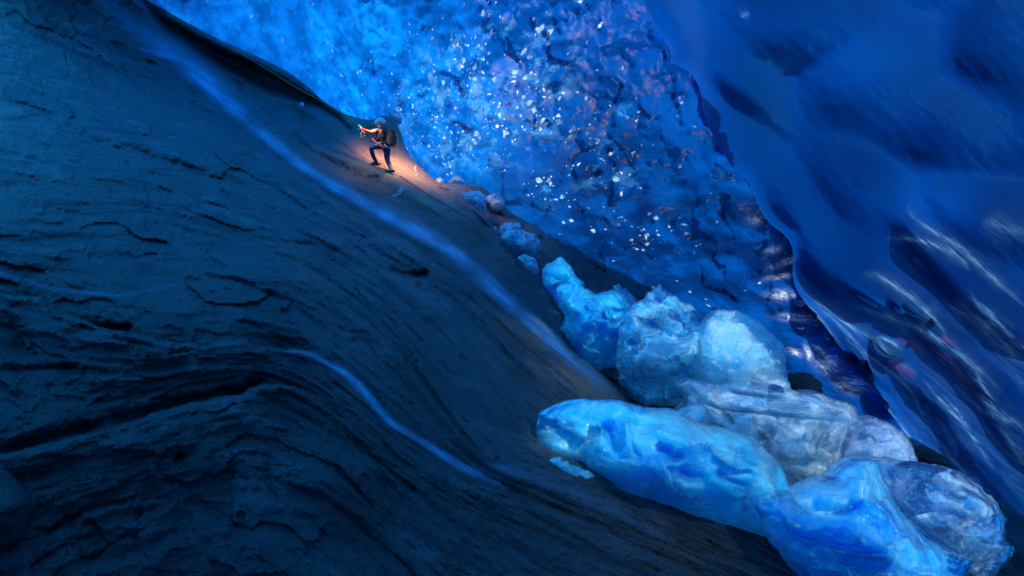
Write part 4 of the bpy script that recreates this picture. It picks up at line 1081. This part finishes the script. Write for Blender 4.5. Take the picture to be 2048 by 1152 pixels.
def shell(name, c, r, mat, parent, cut=-.2, flat=(1, 1, 1), n=3, tilt=0):
    import bmesh
    bm = bmesh.new(); bmesh.ops.create_icosphere(bm, subdivisions=n, radius=1)
    for v in bm.verts:
        if v.co.z < cut: v.co.z = cut+(v.co.z-cut)*.12
        v.co = Vector((v.co.x*r*flat[0], v.co.y*r*flat[1], v.co.z*r*flat[2]))
    if tilt: bmesh.ops.rotate(bm, cent=(0, 0, 0), matrix=__import__("mathutils").Matrix.Rotation(tilt, 3, 'Y'), verts=bm.verts)
    bmesh.ops.translate(bm, vec=Vector(c), verts=bm.verts)
    me = bpy.data.meshes.new(name); bm.to_mesh(me); bm.free(); me.polygons.foreach_set("use_smooth", [True]*len(me.polygons))
    return put(name, me, mat, parent)
hc = cp(759.5, 247)
helm = shell("helmet", (hc[0]+.01, hc[1], hc[2]+.035), .135, M_helm, person, -.15, (1.1, .95, .95), tilt=-.12)
shell("head_lamp", cp(752.5, 244, -.02), .03, M_lens, helm, -1, (1, 1.2, .9), 2)
shell("nose", cp(752.8, 249.6), .018, M_skin, person, -1, (1.3, .8, 1.1), 2)
shell("beard", cp(756.5, 253.8), .052, M_boot, person, -1, (1.1, 1.1, .8), 2)
for dy in (-.07, .05): shell("eye", cp(754, 247.6, dy), .012, M_black, person, -1, (1, 1, 1), 1)
# fingers of both hands closed round the rope
def hand(c, s):
    for k in range(4):
        b = np.array(c)+np.array([-.025+.0*k, s*.018*(k-1.5), .01*k-.02])
        L = (.034, .040, .038, .028)[k]
        tubeobj("finger", [b, b+np.array([-L, 0, .012]), b+np.array([-L*1.2, 0, -.018]), b+np.array([-L*.6, 0, -.034])], [.010, .0095, .009, .006], M_skin, person)
    b = np.array(c)+np.array([.0, -s*.03, .015])
    tubeobj("thumb", [b, b+np.array([-.025, -s*.012, .018]), b+np.array([-.045, 0, .008])], [.012, .010, .007], M_skin, person)
hand(cp(724.8, 260, -.2), 1); hand(cp(747.8, 282.3, -.09), 1)
# harness with gear loops
def ring(name, c, rx, ry, r, mat, parent, tilt=0, n=20):
    pts = [(c[0]+rx*math.cos(a), c[1]+ry*math.sin(a), c[2]+tilt*math.cos(a)) for a in [i*2*math.pi/n for i in range(n+1)]]
    return tubeobj(name, pts, r, mat, parent)
har = ring("climbing_harness", cp(767.5, 288), .175, .15, .020, M_black, person, -.02)
tubeobj("gear_loop", [cp(770, 290, -.16), cp(776, 297, -.19), cp(783, 298, -.12), cp(781, 290, -.05)], .008, M_helm, har)
tubeobj("gear_loop", [cp(757, 289, -.14), cp(764, 295, -.20), cp(772, 300, -.18)], .010, M_red, har)
for q in ((751, 318), (757, 326)): pass
# crampons
def crampon(cu, cv, dy):
    c = np.array(cp(cu, cv, dy)); o = tubeobj("crampon", [c+np.array([-.13, -.03, -.045]), c+np.array([0, -.04, -.05]), c+np.array([.13, -.03, -.045])], .012, M_steel, person)
    for k in range(4):
        b = c+np.array([-.11+.07*k, -.03, -.05]); tubeobj("spike", [b, b+np.array([0, 0, -.045])], [.009, .002], M_steel, o)
crampon(749, 327, min(fA, .2)-.05); crampon(783, 347.5, max(fB, -.3))
def bootobj(cu, cv, dy):
    c = cp(cu, cv, dy); return shell("boot", (c[0], c[1], c[2]), .115, M_boot, person, -.35, (1.25, .5, .55), 3)
bootobj(749, 326, min(fA, .2)-.05); bootobj(783.5, 346.5, max(fB, -.3))

# backpack: body, lid, pocket, straps
import bmesh
def rbox(name, c, s, mat, parent, bev=.3, rot=0.0, bulge=.1):
    bm = bmesh.new(); bmesh.ops.create_cube(bm, size=1)
    bmesh.ops.subdivide_edges(bm, edges=bm.edges, cuts=6, use_grid_fill=True)
    for v in bm.verts:
        d = v.co.normalized()*.62; v.co = v.co.lerp(d, bev)
        n = float(perlin(v.co.x*4, v.co.y*4, v.co.z*4+c[0])); v.co *= 1+bulge*n
        v.co = Vector((v.co.x*s[0], v.co.y*s[1], v.co.z*s[2]))
    bmesh.ops.rotate(bm, cent=(0, 0, 0), matrix=__import__("mathutils").Matrix.Rotation(rot, 3, 'Y'), verts=bm.verts)
    bmesh.ops.translate(bm, vec=Vector(c), verts=bm.verts)
    me = bpy.data.meshes.new(name); bm.to_mesh(me); bm.free(); me.polygons.foreach_set("use_smooth", [True]*len(me.polygons))
    return put(name, me, mat, parent)
pack = bpy.data.objects.new("backpack", None); C.objects.link(pack); pack.location = [float(a) for a in ORG]; pack.empty_display_size = .1
tag(pack, "brown and orange backpack on the climber's back", "backpack")
rbox("pack_body", cp(783, 278, .02), (.20, .32, .40), M_pack, pack, .35, .12)
rbox("pack_lid", cp(782, 265, .02), (.20, .30, .13), M_pack, pack, .4, .3)
rbox("side_stripe", cp(783, 269, -.16), (.07, .04, .20), M_oran, pack, .3, -.5)
rbox("pocket", cp(791, 281, .0), (.08, .24, .22), M_pack, pack, .4, .1)
for s_ in (-.11, .15):
    tubeobj("shoulder_strap", [cp(779, 262, s_), cp(770, 260, s_), cp(761, 265, s_*1.25), cp(759, 275, s_*1.4), cp(768, 285, s_*1.6), cp(778, 286, s_)], .018, M_black, pack)

# ropes: one running up the slope, one slack below, one coil in the hand
def rope_on_rock(pts, r, name, mat, label, lift=.10, ends=None):
    p = smooth_line(pts, 2); q = at(p[:, 0], p[:, 1], rd(p[:, 0], p[:, 1])*(1-.012)-lift*.3)
    q = [x for x in q]
    if ends is not None: q[0] = np.array(ends)
    return tag(tubeobj(name, q, r, mat), label, "rope")
W = lambda p: [p[i]+float(ORG[i]) for i in range(3)]
rope_on_rock([(725, 259), (700, 238), (655, 208), (600, 180), (540, 142), (500, 118), (455, 92)], .018, "climbing_rope", M_rope, "taut orange rope running from the climber's hand up along the crest", ends=W(cp(725, 260, -.22)))
rope_on_rock([(800, 352), (830, 372), (870, 398), (920, 425), (960, 452), (990, 470)], .016, "climbing_rope", M_red, "slack dark red rope trailing down the rock below the climber")
tag(tubeobj("climbing_rope", [W(cp(*a)) for a in ((725, 261, -.24), (732, 271, -.26), (745, 279, -.22), (755, 288, -.26), (768, 296, -.30), (776, 298, -.26))], .013, M_red), "short red rope end between the climber's hands and harness", "rope")
coil = []
for i in range(70):
    a = i*.55; coil.append(W(cp(728+3.2*math.cos(a)+i*.02, 272+7*math.sin(a)+.02*i, -.2+.05*math.sin(i*.21))))
tag(tubeobj("rope_coil", coil, .009, plain("yellow_rope", (.55, .42, .12), .7)), "yellowish rope coil hanging from the climber's forward hand", "rope")
tag(tubeobj("ascender", [W(cp(720, 254, -.2)), W(cp(724, 258, -.2)), W(cp(726, 264, -.2))], [.03, .035, .02], M_helm), "light blue rope clamp at the climber's forward hand", "rope clamp")

# the climber's warm lamp, hung behind him, lights the rock at his feet
def lamp(name, energy, size, loc, aim, col):
    lp = bpy.data.lights.new(name, 'SPOT'); lp.energy = energy; lp.color = col; lp.shadow_soft_size = .06
    lp.spot_size = math.radians(size); lp.spot_blend = .9
    lo = bpy.data.objects.new(name, lp); C.objects.link(lo); lo.location = [float(a) for a in loc]
    lo.rotation_euler = (-Vector(aim)).to_track_quat('Z', 'Y').to_euler()
lamp("climber_lamp", 330, 140, at(np.float32(812), np.float32(238), PD+.5), (-.1, .45, -.88), (1.0, .56, .24))
lamp("head_torch", 26, 150, at(np.float32(748), np.float32(245), PD-.35), (-.3, .25, -.9), (1.0, .78, .5))
